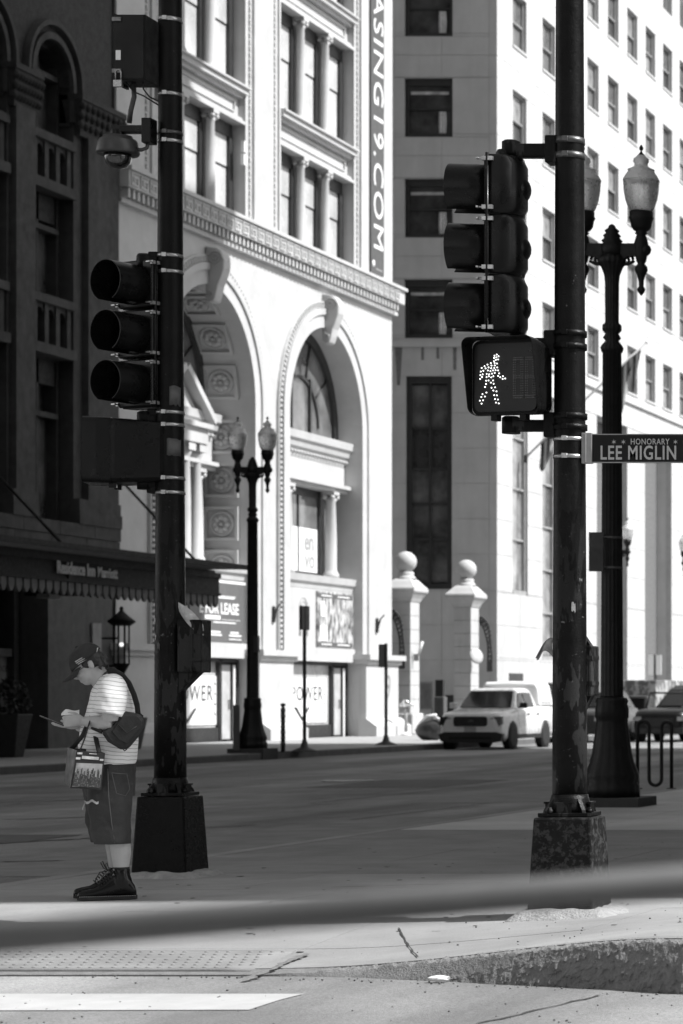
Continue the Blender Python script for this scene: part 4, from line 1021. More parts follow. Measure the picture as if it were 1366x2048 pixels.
MB().tube([(.12,0,-.02),(.17,0,-.025),(.21,.0,-.01),(.22,0,.03)], .014, 8).build('conduit', mat('grey_conduit', .05), cc)
def ctrl(px0, px1, py0, py1, Y, label):
    p = at(px0, py1, Y); q = at(px1, py0, Y); t = thing('control_box', label, 'control box', (p.x, Y-.02, p.z)); w_, h_ = q.x-p.x, q.z-p.z
    MB().box((0,-.09,0),(w_,.09,h_)).build('body', M_pole, t, bevel=.01)
    for zz in (h_*.25, h_*.76): MB().box((w_*.55,-.102,zz-.012),(w_+.008,-.09,zz+.012)).box((w_,-.10,zz-.012),(w_+.008,.06,zz+.012)).build('hinge_strap', M_pole, t)
    MB().box((w_*.62,-.098,.0),(w_*.66,-.0905,h_)).build('door_edge', M_pole, t)
    MB().prism([(-.02,0),(w_*.8,0),(-.02,-h_*.42)], -.04, .04, 'Y').build('lower_bracket', M_pole, t)
    MB().prism([(-.02,h_),(w_*.7,h_),(-.02,h_*1.32)], -.03, .03, 'Y').build('upper_bracket', M_pole, t); return t
ctrl(367, 415, 1240, 1345, QY_, 'black control box with hinge straps on the right side of the left pole')
ctrl(1171, 1192, 1292, 1392, PY_+.12, 'narrow black control box on the right side of the right pole')

# ================================================================ LAMP POSTS
M_globe = mat('milky_lamp_globe', .9, .06, 3, .3, .02, 10, coat=.2, trans=.35)
M_globe_lo = mat('ribbed_clear_globe', .85, .15, 5, .3, .2, 20, coat=.3, trans=.6)
def lamp_post(loc, label, group='double globe lamp posts'):
    t = thing('street_lamp', label, 'street lamp', loc, 0, group); zz = lambda y: (1606 - y) * .00602; hw = lambda w_: w_ * .00301
    MB().box((-.43,-.43,-.16),(.43,.43,zz(1588))).build('plinth', mat('dark_concrete_plinth', .05, .2, 5, .9, .2, 40), t, bevel=.01)
    MB().lathe([(hw(w_), zz(y)) for y, w_ in ((1588,110),(1565,108),(1560,100),(1548,108),(1540,104),(1532,98),(1520,88),(1500,78),(1470,70),(1440,62),(1432,62),(1428,66),(1412,66),(1402,60),(1396,64),(1390,58),(1388,42))], n=48, flute=16, amp=.05).build('base', M_black_far, t)
    MB().lathe([(hw(w_), zz(y)) for y, w_ in ((1388,47),(1385,44),(700,37),(698,42),(690,46),(686,42),(676,26),(670,36),(662,26),(655,38),(645,38),(640,27),(560,28),(545,31),(530,42),(522,52),(516,58),(505,44))], n=64, flute=16, amp=.09).build('shaft', M_black_far, t)
    MB().lathe([(hw(w_), zz(y)) for y, w_ in ((508,40),(484,44),(482,34),(476,42),(470,30),(466,36),(460,24),(456,30),(450,16),(445,12),(442,2))], n=20).build('finial', M_black_far, t)
    a = MB(); 
    for s_ in (-1, 1):
        a.rings([[(s_*x, y, z) for y, z in ((-.05, zz(482)), (.05, zz(482)), (.05, zz(bz)), (-.05, zz(bz)))] for x, bz in ((.0,520),(.12,516),(.2,508),(.3,506),(.40,502))], smooth=False)
        pts = []
        for i in range(22): an = i*.42; r = .085*(1-i/25); pts.append((s_*(.17+r*math.cos(an)), 0, zz(512)+r*math.sin(an)-.01))
        a.tube(pts, .018, 6)
        a.tube([(s_*.08,0,zz(535)), (s_*.12,0,zz(524)), (s_*.2,0,zz(522)), (s_*.27,0,zz(516))], .02, 6)
        a.sphere((s_*.40,0,zz(494)), .075, 10, 6)
    a.build('arm', M_black_far, t)
    for s_ in (-1, 1):
        c = (s_*.352, 0, 0)
        MB().lathe([(hw(w_), zz(y)) for y, w_ in ((586,1),(578,14),(572,16),(567,10),(556,11),(545,16),(535,26),(528,24),(522,14),(516,20),(505,24),(480,28),(470,22),(464,18),(461,26),(458,20),(455,30),(448,40),(436,44),(430,50),(427,46),(418,46),(416,30))], c, 20).build('lamp_holder', M_black_far, t)
        gl = MB().lathe([(hw(w_), zz(y)) for y, w_ in ((417,44),(410,52),(395,62),(378,68),(362,70),(357,71))], c, 28).build('lamp_globe', M_globe_lo, t)
        MB().lathe([(hw(w_), zz(y)) for y, w_ in ((357,72),(353,71),(345,62),(340,55),(337,52),(334,54),(332,44),(327,27),(322,26),(317,31),(312,30),(308,20),(305,16))], c, 28).build('globe_cap', M_globe, gl)
        MB().lathe([(hw(w_), zz(y)) for y, w_ in ((306,17),(302,10),(298,4),(296,3),(294,8),(290,9),(286,5),(283,1))], c, 12).build('spike', M_black_far, gl)
    return t
LP = lamp_post((at(1224,1600,31.3).x, 31.3, 0), 'nearest black lamp post with twin globes standing behind the right signal pole')
pb = MB().box((at(1187,0,31.3).x - LP.location.x, -.02, zat(1145,31.3)), (at(1240,0,31.3).x-LP.location.x-.10, .0, zat(1066,31.3))); 
bs_ = thing('parking_sign', 'dark back of a small sign banded to the nearest lamp post', 'sign', (LP.location.x, 31.3-.15, 0))
MB().box((-.235,-.01,zat(1144,31.3)),(-.06,.01,zat(1066,31.3))).build('plate', M_frame, bs_)
for yy in (1076,1136): MB().lathe([(.128,zat(yy,31.3)-.015),(.128,zat(yy,31.3)+.015)], (0,.15,0), 20).build('band', M_bandd, bs_)
L2 = dup(LP, (-25.13, 61.5, 0), 'black twin-globe lamp post on the far kerb before the pier between the arches')
bx_ = thing('meter_box', 'small dark box fixed to the far kerb lamp post', 'box', (-25.15, 61.4, 0)); MB().box((0,0,zat(1305,61.5)),(.18,.12,zat(1272,61.5))).build('body', M_frame, bx_); MB().box((-.15,-.02,zat(1500,61.5)+.0),(.0,.0,zat(1410,61.5))).build('notice', M_dkgrey, bx_, loc=(-.1,-.35,0))
dup(LP, (at(1236,0,96).x, 96, 0), 'small distant lamp post whose right globe shows beside the nearest lamp post')
dup(LP, (at(1386,0,104).x, 104, 0), 'small distant lamp post whose left globe shows at the right edge')
for o in [q for q in bpy.data.objects if q.get('category') == 'street lamp']: pass

# bike rack
br = thing('bike_rack', 'black wave shaped bike rack on the sidewalk beside the nearest lamp post', 'bike rack', (0, 37.2, 0))
gx = lambda px: at(px, 0, 37.2).x
x0_, x1_, x2_, x3_ = gx(1275), gx(1298), gx(1323), gx(1343); top = zat(1442, 37.2); rt = .026
def arc_(xa, xb, zc, up, n=9):
    c = (xa+xb)/2; r = (xb-xa)/2; return [(c - r*math.cos(math.pi*i/n), 0, zc + (1 if up else -1)*r*math.sin(math.pi*i/n)) for i in range(n+1)]
r1 = (x1_-x0_)/2
pts = [(x0_,0,0)] + arc_(x0_,x1_,top-r1,True) + arc_(x1_,x2_,.14,False) + arc_(x2_,x3_,top-r1,True) + [(x3_,0,0)]
MB().tube(pts, rt, 10).build('tube', M_black_far, br)
for xx in (x0_, x3_): MB().lathe([(.07,.0),(.07,.012),(.03,.014)], (xx,0,0), 12).build('foot_plate', M_black_far, br)

# foreground railing (very close, strongly out of focus)
rl = thing('hand_rail', 'blurred dark metal rail crossing the foreground just in front of the viewer', 'railing', (0, 2.6, 0))
M_rail = mat('grey_painted_rail', .10, .15, 5, .6, spec=.3)
pA = at(-900, 1950, 2.6); pB = at(2200, 1694, 2.6)
for p in (pA, pB): p.y = 0
MB().tube([pA, pB], .0165, 24).build('top_rail', M_rail, rl)
for p in (pA, pB): MB().tube([(p.x, 0, -.1), (p.x, 0, p.z)], .018, 12).build('post', M_rail, rl)
pC, pD = Vector((pA.x,0,.45)), Vector((pB.x,0,.50)); MB().tube([pC, pD], .012, 12).build('lower_rail', M_rail, rl)

# ================================================================ GATE PILLARS
M_gate = mat('pillar_stone', .47, .08, 2, .8, .15, 40, streak=.12)
def pillar(px_right, Y, label):
    x = at(px_right, 0, Y).x; t = thing('gate_pillar', label, 'pillar', (x, Y, 0), 0, 'stone gate pillars with ball tops')
    w_, d = .66, .93
    MB().box((-w_-.12,-.12,0),(.12,d+.12,.75)).build('foot', M_gate, t, bevel=.05)
    for k in range(8):
        z0 = .75 + .50*k; MB().box((-w_,0,z0+.006),(0,d,z0+.494)).build('stone', M_gate if k != 5 else M_gate, t, bevel=.012)
    MB().box((-w_+.03,.03,.75),(-.03,d-.03,4.74)).build('core', M_joint, t)
    MB().frus((-w_/2, d/2), 4.75, 4.88, w_/2+.02, d/2+.02, w_/2+.08, d/2+.08).frus((-w_/2, d/2), 4.88, 5.08, w_/2+.08, d/2+.08, w_/2+.20, d/2+.24).build('capital', M_gate, t)
    MB().box((-w_-.24,-.28,5.08),(.24,d+.28,5.24)).build('cap', M_gate, t, bevel=.04)
    MB().rings([[(-w_/2+sx*(w_/2+.24)*f_, d/2+sy*(d/2+.28)*f_, z) for sx, sy in ((-1,-1),(1,-1),(1,1),(-1,1))] for f_, z in ((.98,5.24),(.80,5.36),(.64,5.48),(.5,5.56),(.42,5.58))], smooth=False).build('cap_slope', M_gate, t)
    MB().lathe([(.34,5.56),(.35,5.62),(.31,5.66),(.27,5.70),(.29,5.75),(.28,5.80),(.26,5.84)], (-w_/2,d/2,0), 28).build('neck', M_gate, t)
    MB().sphere((-w_/2,d/2,5.84+.355), .375, 32, 20).build('ball', M_gate, t)
    return t
P1 = pillar(821, 93.0, 'stone gate pillar with ball top nearest the terracotta building')
P2 = pillar(942, 98.6, 'stone gate pillar with ball top further right before the limestone building')
M_iron = mat('wrought_iron', .03, .4, 6, .6)
def scroll(loc, label):
    t = thing('iron_scroll', label, 'iron scroll', loc, 0, 'ornate iron scrolls of the gate')
    out = [(0,0,1.75),(.12,0,1.72),(.25,0,1.55),(.36,0,1.2),(.42,0,.8),(.45,0,.4),(.45,0,0)]; inn = [(0,0,1.45),(.08,0,1.42),(.16,0,1.25),(.24,0,.95),(.29,0,.7),(.30,0,.4),(.30,0,0)]
    MB().tube(out, .03, 6).build('outer_bar', M_iron, t); MB().tube(inn, .03, 6).build('inner_bar', M_iron, t)
    b = MB()
    for i in range(14):
        k = i / 13 * 5.9; a = int(k); f_ = k - a; p = Vector(out[a]).lerp(Vector(out[a+1]), f_); q = Vector(inn[a]).lerp(Vector(inn[a+1]), f_); c = (p+q)/2; r = (p-q).length/2
        b.tube([c + Vector((r*math.cos(j*.7), 0, r*math.sin(j*.7)))*(1-j/14) for j in range(12)], .022, 5)
    b.box((.27,-.04,-.35),(.48,.04,.05)); b.build('scrollwork', M_iron, t); return t
scroll((at(783,0,92.5).x, 92.5, zat(1318,92.5)), 'ornate iron scroll in front of the nearer gate pillar')
scroll((at(960,0,99.6).x, 99.6, zat(1325,99.6)), 'ornate iron scroll right of the further gate pillar')
mr = thing('round_mirror', 'round convex mirror tilted on an arm beside the further gate pillar', 'mirror', at(952, 1312, 98.5))
Mm = Matrix.Rotation(R(35), 4, 'Z') @ Matrix.Rotation(R(75), 4, 'X') @ Matrix.Rotation(R(20), 4, 'Y')
MB().lathe([(.30,0),(.31,.02),(.25,.06),(.12,.09),(.01,.1)], n=24, M=Mm).build('disc', mat('pale_mirror', .5, .2, 3, .15), mr); MB().tube([(-.3,.2,.0),(0,0,0)], .03, 6).build('arm', M_iron, mr)
fl = thing('flood_light', 'small white flood light angled from the nearer gate pillar', 'flood light', at(838, 1308, 93.2))
MB().tube([(0,0,0),(.12,0,.45)], .05, 6).build('shade', M_white, fl); MB().box((-.18,-.05,-.25),(.0,.05,.0)).build('bracket', M_grey, fl)
# alley between A and B: back wall, fence, boxes
mz = thing('mesh_gate', 'small wire mesh gate between the two gate pillars', 'gate', at(840, 1470, 99.0)); mz.location.z = 0
MB().box((0,0,.9),(.45,.05,1.9)).build('mesh_panel', mat('wire_mesh', .18, .3, 3, .7), mz)
MB().box((0,-.02,1.86),(.50,.06,1.93)).box((0,-.02,.85),(.50,.06,.9)).box((.44,-.02,0),(.50,.06,1.86)).build('frame', M_grey, mz)
ub = thing('utility_cabinet', 'dark upright utility cabinet behind the white pickup, left of the further pillar', 'cabinet', (at(868,0,100).x, 100, 0))
MB().box((0,0,0),(.38,.4,1.35)).build('body', mat('cabinet_grey', .10, .2, 4, .5), ub, bevel=.03); MB().box((.03,.05,1.35),(.33,.3,2.0)).build('vent_hood', M_frame, ub)
db = thing('steel_bin', 'low black steel container against the limestone wall behind the pickup', 'container', (at(882,0,102).x, 101.6, 0)); MB().box((0,0,0),(.75,.9,1.35)).build('body', M_frame, db); MB().box((-.02,-.02,1.35),(.77,.92,1.42)).build('lid', M_frame, db)
sp_ = thing('standpipe', 'chrome fire standpipe on a slim post before the nearer gate pillar', 'standpipe', (at(812,0,90).x, 90, 0))
MB().tube([(0,0,0),(0,0,1.05)], .05, 10).build('post', M_grey, sp_); MB().sphere((0,0,1.12), .14, 14, 8).tube([(-.05,0,1.1),(-.2,-.05,1.04)], .06, 8).tube([(.05,0,1.1),(.24,0,1.05)], .05, 8).build('head', mat('chrome', .6, .1, 5, .15, metal=1), sp_); MB().lathe([(.2,0),(.12,.08),(.05,.12)], n=12).build('foot', M_white, sp_)
bg_ = thing('covered_bundle', 'dark rounded bundle on the sidewalk just left of the white pickup', 'bundle', (at(862,0,80).x, 80, 0))
b = MB(); rs = []
for i in range(11):
    t_ = i/10; rs.append([( (-.5+1.0*t_) , .28*math.sin(math.pi*min(1,t_*1.0+.0))**.6*math.cos(2*math.pi*j/14), .30+ (.34*math.sin(math.pi*t_)**.6)*math.sin(2*math.pi*j/14)*(1+.1*math.sin(5*j+i))) for j in range(14)])
b.rings(rs); b.build('cover', mat('dark_cover', .03, .9, 6, .35), bg_); MB().tube([(-.32,-.05,.5),(-.1,-.1,.74),(.2,-.1,.78)], .05, 6).tube([(.1,-.05,.72),(.4,-.1,.6),(.55,-.1,.42)], .05, 6).build('straps', M_white, bg_)

# ================================================================ sidewalk poles, bollard
def sign_post(px, pyb, pyt, sz, label, facing):
    Y = EY * F / (pyb - HY); t = thing('sign_post', label, 'sign', (at(px,0,Y).x, Y, 0), 0, 'thin sign posts on the far sidewalk')
    MB().tube([(0,0,0),(0,0,zat(pyt,Y))], .045, 8).build('post', M_frame, t); MB().lathe([(.30,0),(.28,.03),(.10,.10),(.05,.28)], n=16).build('foot', M_frame, t)
    w_, h_ = sz; z1_ = zat(pyt, Y)
    if facing: MB().box((-w_,-.02,z1_-h_),(-.04,.02,z1_-.02)).build('plate', mat('sign_back', .20, .1, 4, .6), t)
    else: MB().box((-.03,-w_/2,z1_-h_),(.03,w_/2,z1_)).build('plate', M_frame, t)
    return t
sign_post(609, 1503, 1212, (.48,.58), 'thin sign post with its dark plate edge-on before the white wall panel', False)
sign_post(772, 1490, 1287, (.20,.66), 'thin sign post with a grey plate near the far corner of the terracotta building', True)
Yb = EY*F/(1505-HY); fb = thing('flexible_bollard', 'slim dark flexible bollard on the far sidewalk right of the lamp post', 'bollard', (at(566,0,Yb).x, Yb, 0))
MB().lathe([(.05,0),(.05,1.05),(.035,1.07),(.035,1.10),(.06,1.12),(.06,1.16),(.01,1.18)], n=12).build('post', mat('dark_bollard', .04, .2, 5, .6), fb)
b = MB()
for k in range(7): b.lathe([(.058,.2+.13*k),(.058,.25+.13*k)], n=12)
b.build('rings', mat('dull_band', .12, .2, 5, .5), fb); MB().box((-.5,-.06,0),(.5,.06,.03)).build('foot', M_frame, fb)
# planter
def planter(loc, label, s_=1, bush=True):
    t = thing('planter', label, 'planter', loc, 0, 'dark planters by the hotel'); MB().frus((0,0), 0, .95*s_, .20*s_, .20*s_, .34*s_, .34*s_).build('pot', mat('dark_planter', .012, .3, 4, .6), t, bevel=.02)
    if bush:
        b = MB()
        for i in range(420):
            a, u_, rr = random.uniform(0, 6.28), random.uniform(-1, 1), random.uniform(.5, 1)**.5
            p = Vector((.36*rr*math.sqrt(1-u_*u_)*math.cos(a)*(1+.3*math.sin(3*a)), .36*rr*math.sqrt(1-u_*u_)*math.sin(a), 1.2 + .55*rr*u_)); q = Vector((random.gauss(0,1),random.gauss(0,1),random.gauss(0,1))).normalized()*.07; r_ = q.cross(Vector((random.gauss(0,1),.3,1))).normalized()*.04
            b.add([p-q, p+r_, p+q, p-r_], [(0,1,2,3)])
        b.build('foliage', mat('dark_leaves', .018, .4, 6, .6), t)
    return t
planter((at(20,0,57).x, 57, 0), 'tall dark planter with a clipped bush at the left edge')
planter((at(263,0,66).x, 66, 0), 'dark empty planter half hidden behind the standing man', .85, False)

# ================================================================ CANOPY
cn = thing('hotel_canopy', 'black hotel entrance canopy with scalloped edge and slatted roof, lettered on its fascia', 'canopy', (0, 0, 0))
XC = -27.5; C0, C1 = 44.0, 65.25; M_can = mat('black_canopy', .008, .3, 4, .6, spec=.2)
MB().box((XC-.08, C0, 3.86), (XC, C1, 4.42)).build('fascia', M_can, cn); MB().box((XA+.05, C1-.08, 3.86), (XC-.08, C1, 4.42)).build('end_fascia', M_can, cn)
MB().box((XC, C0, 4.30), (XC+.05, C1, 4.42)).box((XC, C0, 3.86), (XC+.05, C1, 3.93)).build('moulding', M_can, cn)
for yy in (57.3, 62.6): MB().box((XC, yy, 3.93), (XC+.04, yy+.12, 4.30)).build('post_strip', M_can, cn)
b = MB(); n = int((C1-C0)/.33)
for i in range(n):
    y = C1 - .33*(i+1); b.prism([(y+.04,3.86),(y+.04,3.70),(y+.10,3.60),(y+.165,3.56),(y+.23,3.60),(y+.29,3.70),(y+.29,3.86)], XC-.06, XC-.0, 'X')
sc_ = b.build('scallop', mat('grey_scallop', .12, .2, 3, .6), cn); 
MB().box((XC-.5, C0, 3.72), (XC-.14, C1, 3.86)).build('valance_backing', M_can, cn)
MB().box((XA+.05, C0, 4.42), (XC-.1, C1, 4.50)).build('roof_deck', M_can, cn)
n = 58
for i in range(n):
    y = C1 - .12 - .38*i
    if y < C0: break
    MB().box((XC-.7, y, 4.52), (XC+.75, y+.10, 4.58)).build('roof_slat', mat('grey_slat', .16, .2, 4, .6), cn)
MB().box((XC+.75, C0, 4.50), (XC+.82, C1, 4.62)).box((XC-.75, C0, 4.60), (XC-.62, C1, 4.80)).build('roof_edge', M_can, cn)
text('Residence Inn', .38, mat('dim_letter', .6, .1, 3, .5), cn, (XC+.045, 57.63, 4.15), (0,1,0), (0,0,1), ext=.01, offset=.010, fit=1.75)
text('Marriott', .32, mat('dim_letter', .30), cn, (XC+.045, 59.12, 4.13), (0,1,0), (0,0,1), ext=.01, offset=.008, fit=.95)
for (pa, pb) in (((-60,900),(120,1083)), ((236,962),(388,1118))):
    ya = fy(pa[0]); za = fz(*pa); yb = fy(pb[0], XC-.6); zb = fz(pb[0], pb[1], XC-.6); MB().tube([(XA+.1, ya, za), (XC-.6, yb, zb)], .035, 6).build('stay_rod', M_can, cn)
for yy in (54.5, 57.5, 60.4): MB().box((XC-2.2, yy, 3.62), (XC-1.9, yy+.5, 3.72)).build('downlight', M_grey, cn)
# lantern
ln_ = thing('wall_lantern', 'black cage lantern with a small lit bulb on the hotel pier', 'lantern', (at(243,0,66.5).x, 66.5, zat(1300,66.5)))
MB().lathe([(.05,-.75),(.08,-.6),(.16,-.45),(.20,-.38),(.22,-.34)], n=8).build('base', M_can, ln_)
for k in range(8): a = k*math.pi/4; MB().tube([(.19*math.cos(a),.19*math.sin(a),-.34),(.19*math.cos(a),.19*math.sin(a),.62)], .02, 5).build('bar', M_can, ln_)
MB().lathe([(.22,.62),(.34,.70),(.36,.74),(.2,.86),(.1,.95),(.05,1.0),(.05,1.08),(.01,1.12)], n=8).build('roof', M_can, ln_); MB().sphere((0,0,.14), .055, 10, 6).build('bulb', mat('lit_bulb', .8, 0, 1, .4, emit=.7), ln_)
MB().tube([(-.5,0,.3),(-.1,0,.3)], .03, 6).tube([(-.5,0,-.4),(-.1,0,-.4)], .03, 6).build('wall_arm', M_can, ln_)
nb = thing('wall_notice', 'small pale notice on the dark hotel pier beside the lantern', 'notice', (XA-.03, 68.9, zat(1280,69)-.5)); MB().box((0,0,0),(.04,.5,.95)).build('panel', mat('notice_grey', .2, .2, 2, .6), nb)

# ================================================================ FLAGS
def flagfn(N, L, co, val, noi, rng, mul, mix):
    sp = N.new('ShaderNodeSeparateXYZ'); L.new(co, sp.inputs[0]); s_ = N.new('ShaderNodeMath'); s_.operation = 'SINE'; L.new(mul(sp.outputs[0], 24), s_.inputs[0]); return rng(s_.outputs[0], -.1, .1, .03, .28)
def flag_pole(y, z, ext_, rise, label, flag=True, drop=.9, fl0=.45):
    t = thing('flag_pole', label, 'flag', (XA, y, z), 0); MB().tube([(-.02,0,0),(ext_,0,rise)], .045, 8).build('pole', mat('pale_pole', .45, .1, 3, .4), t); MB().sphere((ext_,0,rise), .08, 10, 6).build('ball', M_white, t)
    MB().box((-.001,-.1,-.15),(.1,.1,.15)).build('socket', M_iron, t)
    b = MB(); rs = []
    for i in range(15):
        u_ = i/14; px_ = ext_*(fl0 + (1-fl0)*u_*.8); pz = rise*(fl0 + (1-fl0)*u_*.8); rs.append([(px_ - .35*v*(.3+u_)*.7, .10*math.sin(u_*9+v*3)*(.3+v), pz - drop*v*(.75+.35*math.sin(u_*7))) for v in bend(0,1,9)])
    b.rings(rs, closed=False, cap=False); f_ = b.build('flag', mat('striped_flag', .4, .2, 3, .8, fn=flagfn), t); f_.modifiers.new('s','SOLIDIFY').thickness = .01
    return t
flag_pole(114.0, 14.0, 3.1, 2.9, 'angled flagpole with a limp striped flag above the portals', drop=2.1, fl0=.62)
flag_pole(106.6, 11.1, 2.2, 2.2, 'angled flagpole with furled flag on the limestone wall left of the right signal pole', drop=1.3, fl0=.3)

# ================================================================ VEHICLES
M_car = mat('white_car_paint', .78, .03, 2, .25, coat=.6); M_cglass = mat('car_glass', .012, .3, 1, .05, spec=.35); M_plas = mat('black_car_plastic', .012, .2, 10, .5)
M_tyre = mat('tyre', .018, .2, 12, .85); M_rim = mat('alloy_rim', .35, .2, 8, .35, metal=.8)
def wheel(par, x, y, r=.36, sgn=1, rim=M_rim):
    M = Matrix.Rotation(R(90), 4, 'Y')
    w_ = MB().lathe([(r*.62,-.12),(r*.95,-.12),(r,-.09),(r,.09),(r*.95,.12),(r*.62,.12)], n=32, M=M).build('wheel', M_tyre, par, loc=(x, y, r))
    h = MB().lathe([(r*.62,.095*sgn),(r*.60,.10*sgn),(r*.5,.06*sgn),(r*.1,.075*sgn),(.01,.08*sgn)], n=32, M=M); o = h.build('rim', mat('wheel_dark', .05, .2, 8, .5), w_)
    s_ = MB()
    for k in range(6):
        a = k*math.pi/3; s_.box((.075*sgn if sgn > 0 else -.105,-.035,.03),(.105 if sgn > 0 else -.075,.035,r*.6), Matrix.Rotation(a, 4, 'X'))
    s_.build('spokes', rim, o); return w_
def body_loft(st, n=1):   # stations: (y, halfwidth, zbottom, zshoulder, ztop, topwidth)
    rs = []
    for y, hw_, zb, zs, zt, tw in st:
        rs.append([Vector(p) for p in ((-hw_*.9,y,zb),(-hw_,y,zb+.12),(-hw_*1.0,y,(zb+zs)/2),(-hw_*.985,y,zs),(-tw,y,zt-.03),(-tw*.8,y,zt),(0,y,zt+.012),(tw*.8,y,zt),(tw,y,zt-.03),(hw_*.985,y,zs),(hw_,y,(zb+zs)/2),(hw_,y,zb+.12),(hw_*.9,y,zb))])
    return MB().rings(rs)
tk = thing('pickup_truck', 'white crew-cab pickup truck with a tall white bed cap parked at the far kerb', 'pickup truck', (at(941,0,72.6).x + .0, 72.6, ROADZ))
b = body_loft([(0,.70,.32,.62,.92,.60),(.06,.84,.26,.74,1.0,.74),(.22,.90,.24,.88,1.05,.80),(.6,.92,.24,.96,1.09,.82),(1.15,.92,.26,1.02,1.14,.82),(1.3,.92,.28,1.05,1.16,.84),(3.5,.92,.30,1.08,1.16,.86),(3.55,.92,.32,1.12,1.24,.88),(4.9,.91,.36,1.12,1.22,.87),(5.05,.86,.42,1.08,1.18,.8)])
b.build('body', M_car, tk, bevel=0)
cb = []
for y, z, w_ in ((1.25,1.14,.80),(1.95,1.66,.65),(2.25,1.73,.63),(3.1,1.74,.63),(3.4,1.66,.63),(3.52,1.18,.78)): cb.append((y, z, w_))
rs = [[(-.82,y,1.12),(-w_,y,z-.03),(-w_*.85,y,z),(w_*.85,y,z),(w_,y,z-.03),(.82,y,1.12)] for y, z, w_ in cb]
MB().rings(rs, smooth=False).build('cabin', M_car, tk, bevel=.02)
# windscreen and side glass (3 mm proud)
MB().add([(-.73,1.285,1.185),(.73,1.285,1.185),(.61,1.90,1.642),(-.61,1.90,1.642)], [(0,1,2,3)]).build('windscreen', M_cglass, tk).modifiers.new('s','SOLIDIFY').thickness = -.012
def side_glass(pts, nm):
    def xw(z): return .826 - (z - 1.12) / .60 * .175
    for s_ in (1, -1): o = MB().add([(s_*(xw(z)+.004), y, z) for y, z in pts], [tuple(range(len(pts)))]).build(nm, M_cglass, tk); o.modifiers.new('s','SOLIDIFY').thickness = .008
side_glass([(1.66,1.20),(2.36,1.20),(2.36,1.62),(2.08,1.60)], 'front_window'); side_glass([(2.44,1.20),(3.2,1.20),(3.14,1.60),(2.44,1.62)], 'rear_window')
# bed cap
rs = [[(-.86,y,1.22),(-w_,y,z-.16),(-w_*.9,y,z-.03),(0,y,z),(w_*.9,y,z-.03),(w_,y,z-.16),(.86,y,1.22)] for y, z, w_ in ((3.58,1.88,.80),(3.66,1.95,.81),(4.8,1.95,.80),(4.98,1.62,.80),(5.03,1.25,.82))]
MB().rings(rs, smooth=False).build('bed_cap', M_car, tk, bevel=.03)
MB().box((.845,3.75,1.30),(.858,4.75,1.32)).box((-.86,3.57,1.225),(.86,5.0,1.245)).build('cap_seam', M_plas, tk)
# front: grille, lamps, bumper, plate
def rr2(x0,x1,z0,z1,r,n=4):
    p = []
    for cx, cz, a0 in ((x1-r,z1-r,0),(x0+r,z1-r,90),(x0+r,z0+r,180),(x1-r,z0+r,270)):
        for i in range(n): a = R(a0+90*i/(n-1)); p.append((cx+r*math.cos(a), cz+r*math.sin(a)))
    return p
MB().prism(rr2(-.47,.47,.66,.93,.07), -.03, .2, 'Y').build('grille', M_plas, tk)
b = MB()
for zz in (.72,.79,.86): b.box((-.42,-.045,zz-.008),(.42,-.03,zz+.008))
b.build('grille_bar', mat('dark_trim', .03, .2, 5, .4), tk); MB().lathe([(.10,0),(.10,.012),(.02,.014)], n=20, M=Matrix.Rotation(R(90),4,'X') @ Matrix.Diagonal((1,.42,1,1))).build('badge', mat('dark_badge', .08, .1, 3, .3, metal=.5), tk, loc=(0,-.045,.80))
for s_ in (-1, 1):
    h = MB().prism([(s_*.50,.70),(s_*.50,.93),(s_*.86,.93),(s_*.87,.72),(s_*.78,.66),(s_*.70,.84),(s_*.55,.84)][::s_], .02, .3, 'Y').build('headlight', mat('smoked_headlight', .03, .4, 8, .08, coat=1), tk)
    MB().box((s_*.6-.05,-.004,.86),(s_*.6+.05,.02,.90)).build('lamp_lens', mat('lamp_clear', .3, .3, 8, .1), h)
MB().prism([(-.84,.24),(-.60,.20),(.60,.20),(.84,.24),(.90,.44),(.72,.50),(-.72,.50),(-.90,.44)], -.02, .3, 'Y').build('lower_bumper', M_plas, tk, bevel=.02)
MB().box((-.6,-.035,.30),(.6,-.02,.36)).build('air_intake', mat('deep_black', .004), tk)
MB().box((-.16,-.055,.50),(.16,-.035,.64)).build('number_plate', mat('plate_grey', .35, .2, 12, .5), tk)
for s_ in (-1, 1):
    for y in (.87, 3.95):
        MB().lathe([(.45,0),(.45,.012),(.01,.013)], (s_*.915 if s_ > 0 else -.928, y, .36), 26, M=Matrix.Rotation(R(90),4,'Y')).build('wheel_arch', M_plas, tk)
        wheel(tk, s_*.83, y, .385, s_)
    MB().box((s_*.92 if s_ > 0 else -.94, 1.3, .30), (s_*.94 if s_ > 0 else -.92, 3.52, .42)).build('sill_trim', M_plas, tk)
    b = MB().box((s_*1.0-.10,1.52,1.16),(s_*1.0+.10,1.66,1.32)); b.box((min(s_*.82,s_*.92),1.56,1.16),(max(s_*.82,s_*.92),1.62,1.21)); b.build('wing_mirror', M_plas if s_ > 0 else M_car, tk, bevel=.03)
    for y in (2.22, 3.12): MB().box((s_*.918 if s_ > 0 else -.94, y, .98), (s_*.94 if s_ > 0 else -.918, y+.18, 1.01)).build('door_handle', M_plas, tk)
    for y in (1.36, 2.40, 3.28): MB().box((s_*.921 if s_ > 0 else -.923, y, .45), (s_*.923 if s_ > 0 else -.921, y+.012, 1.08)).build('door_gap', M_plas, tk)

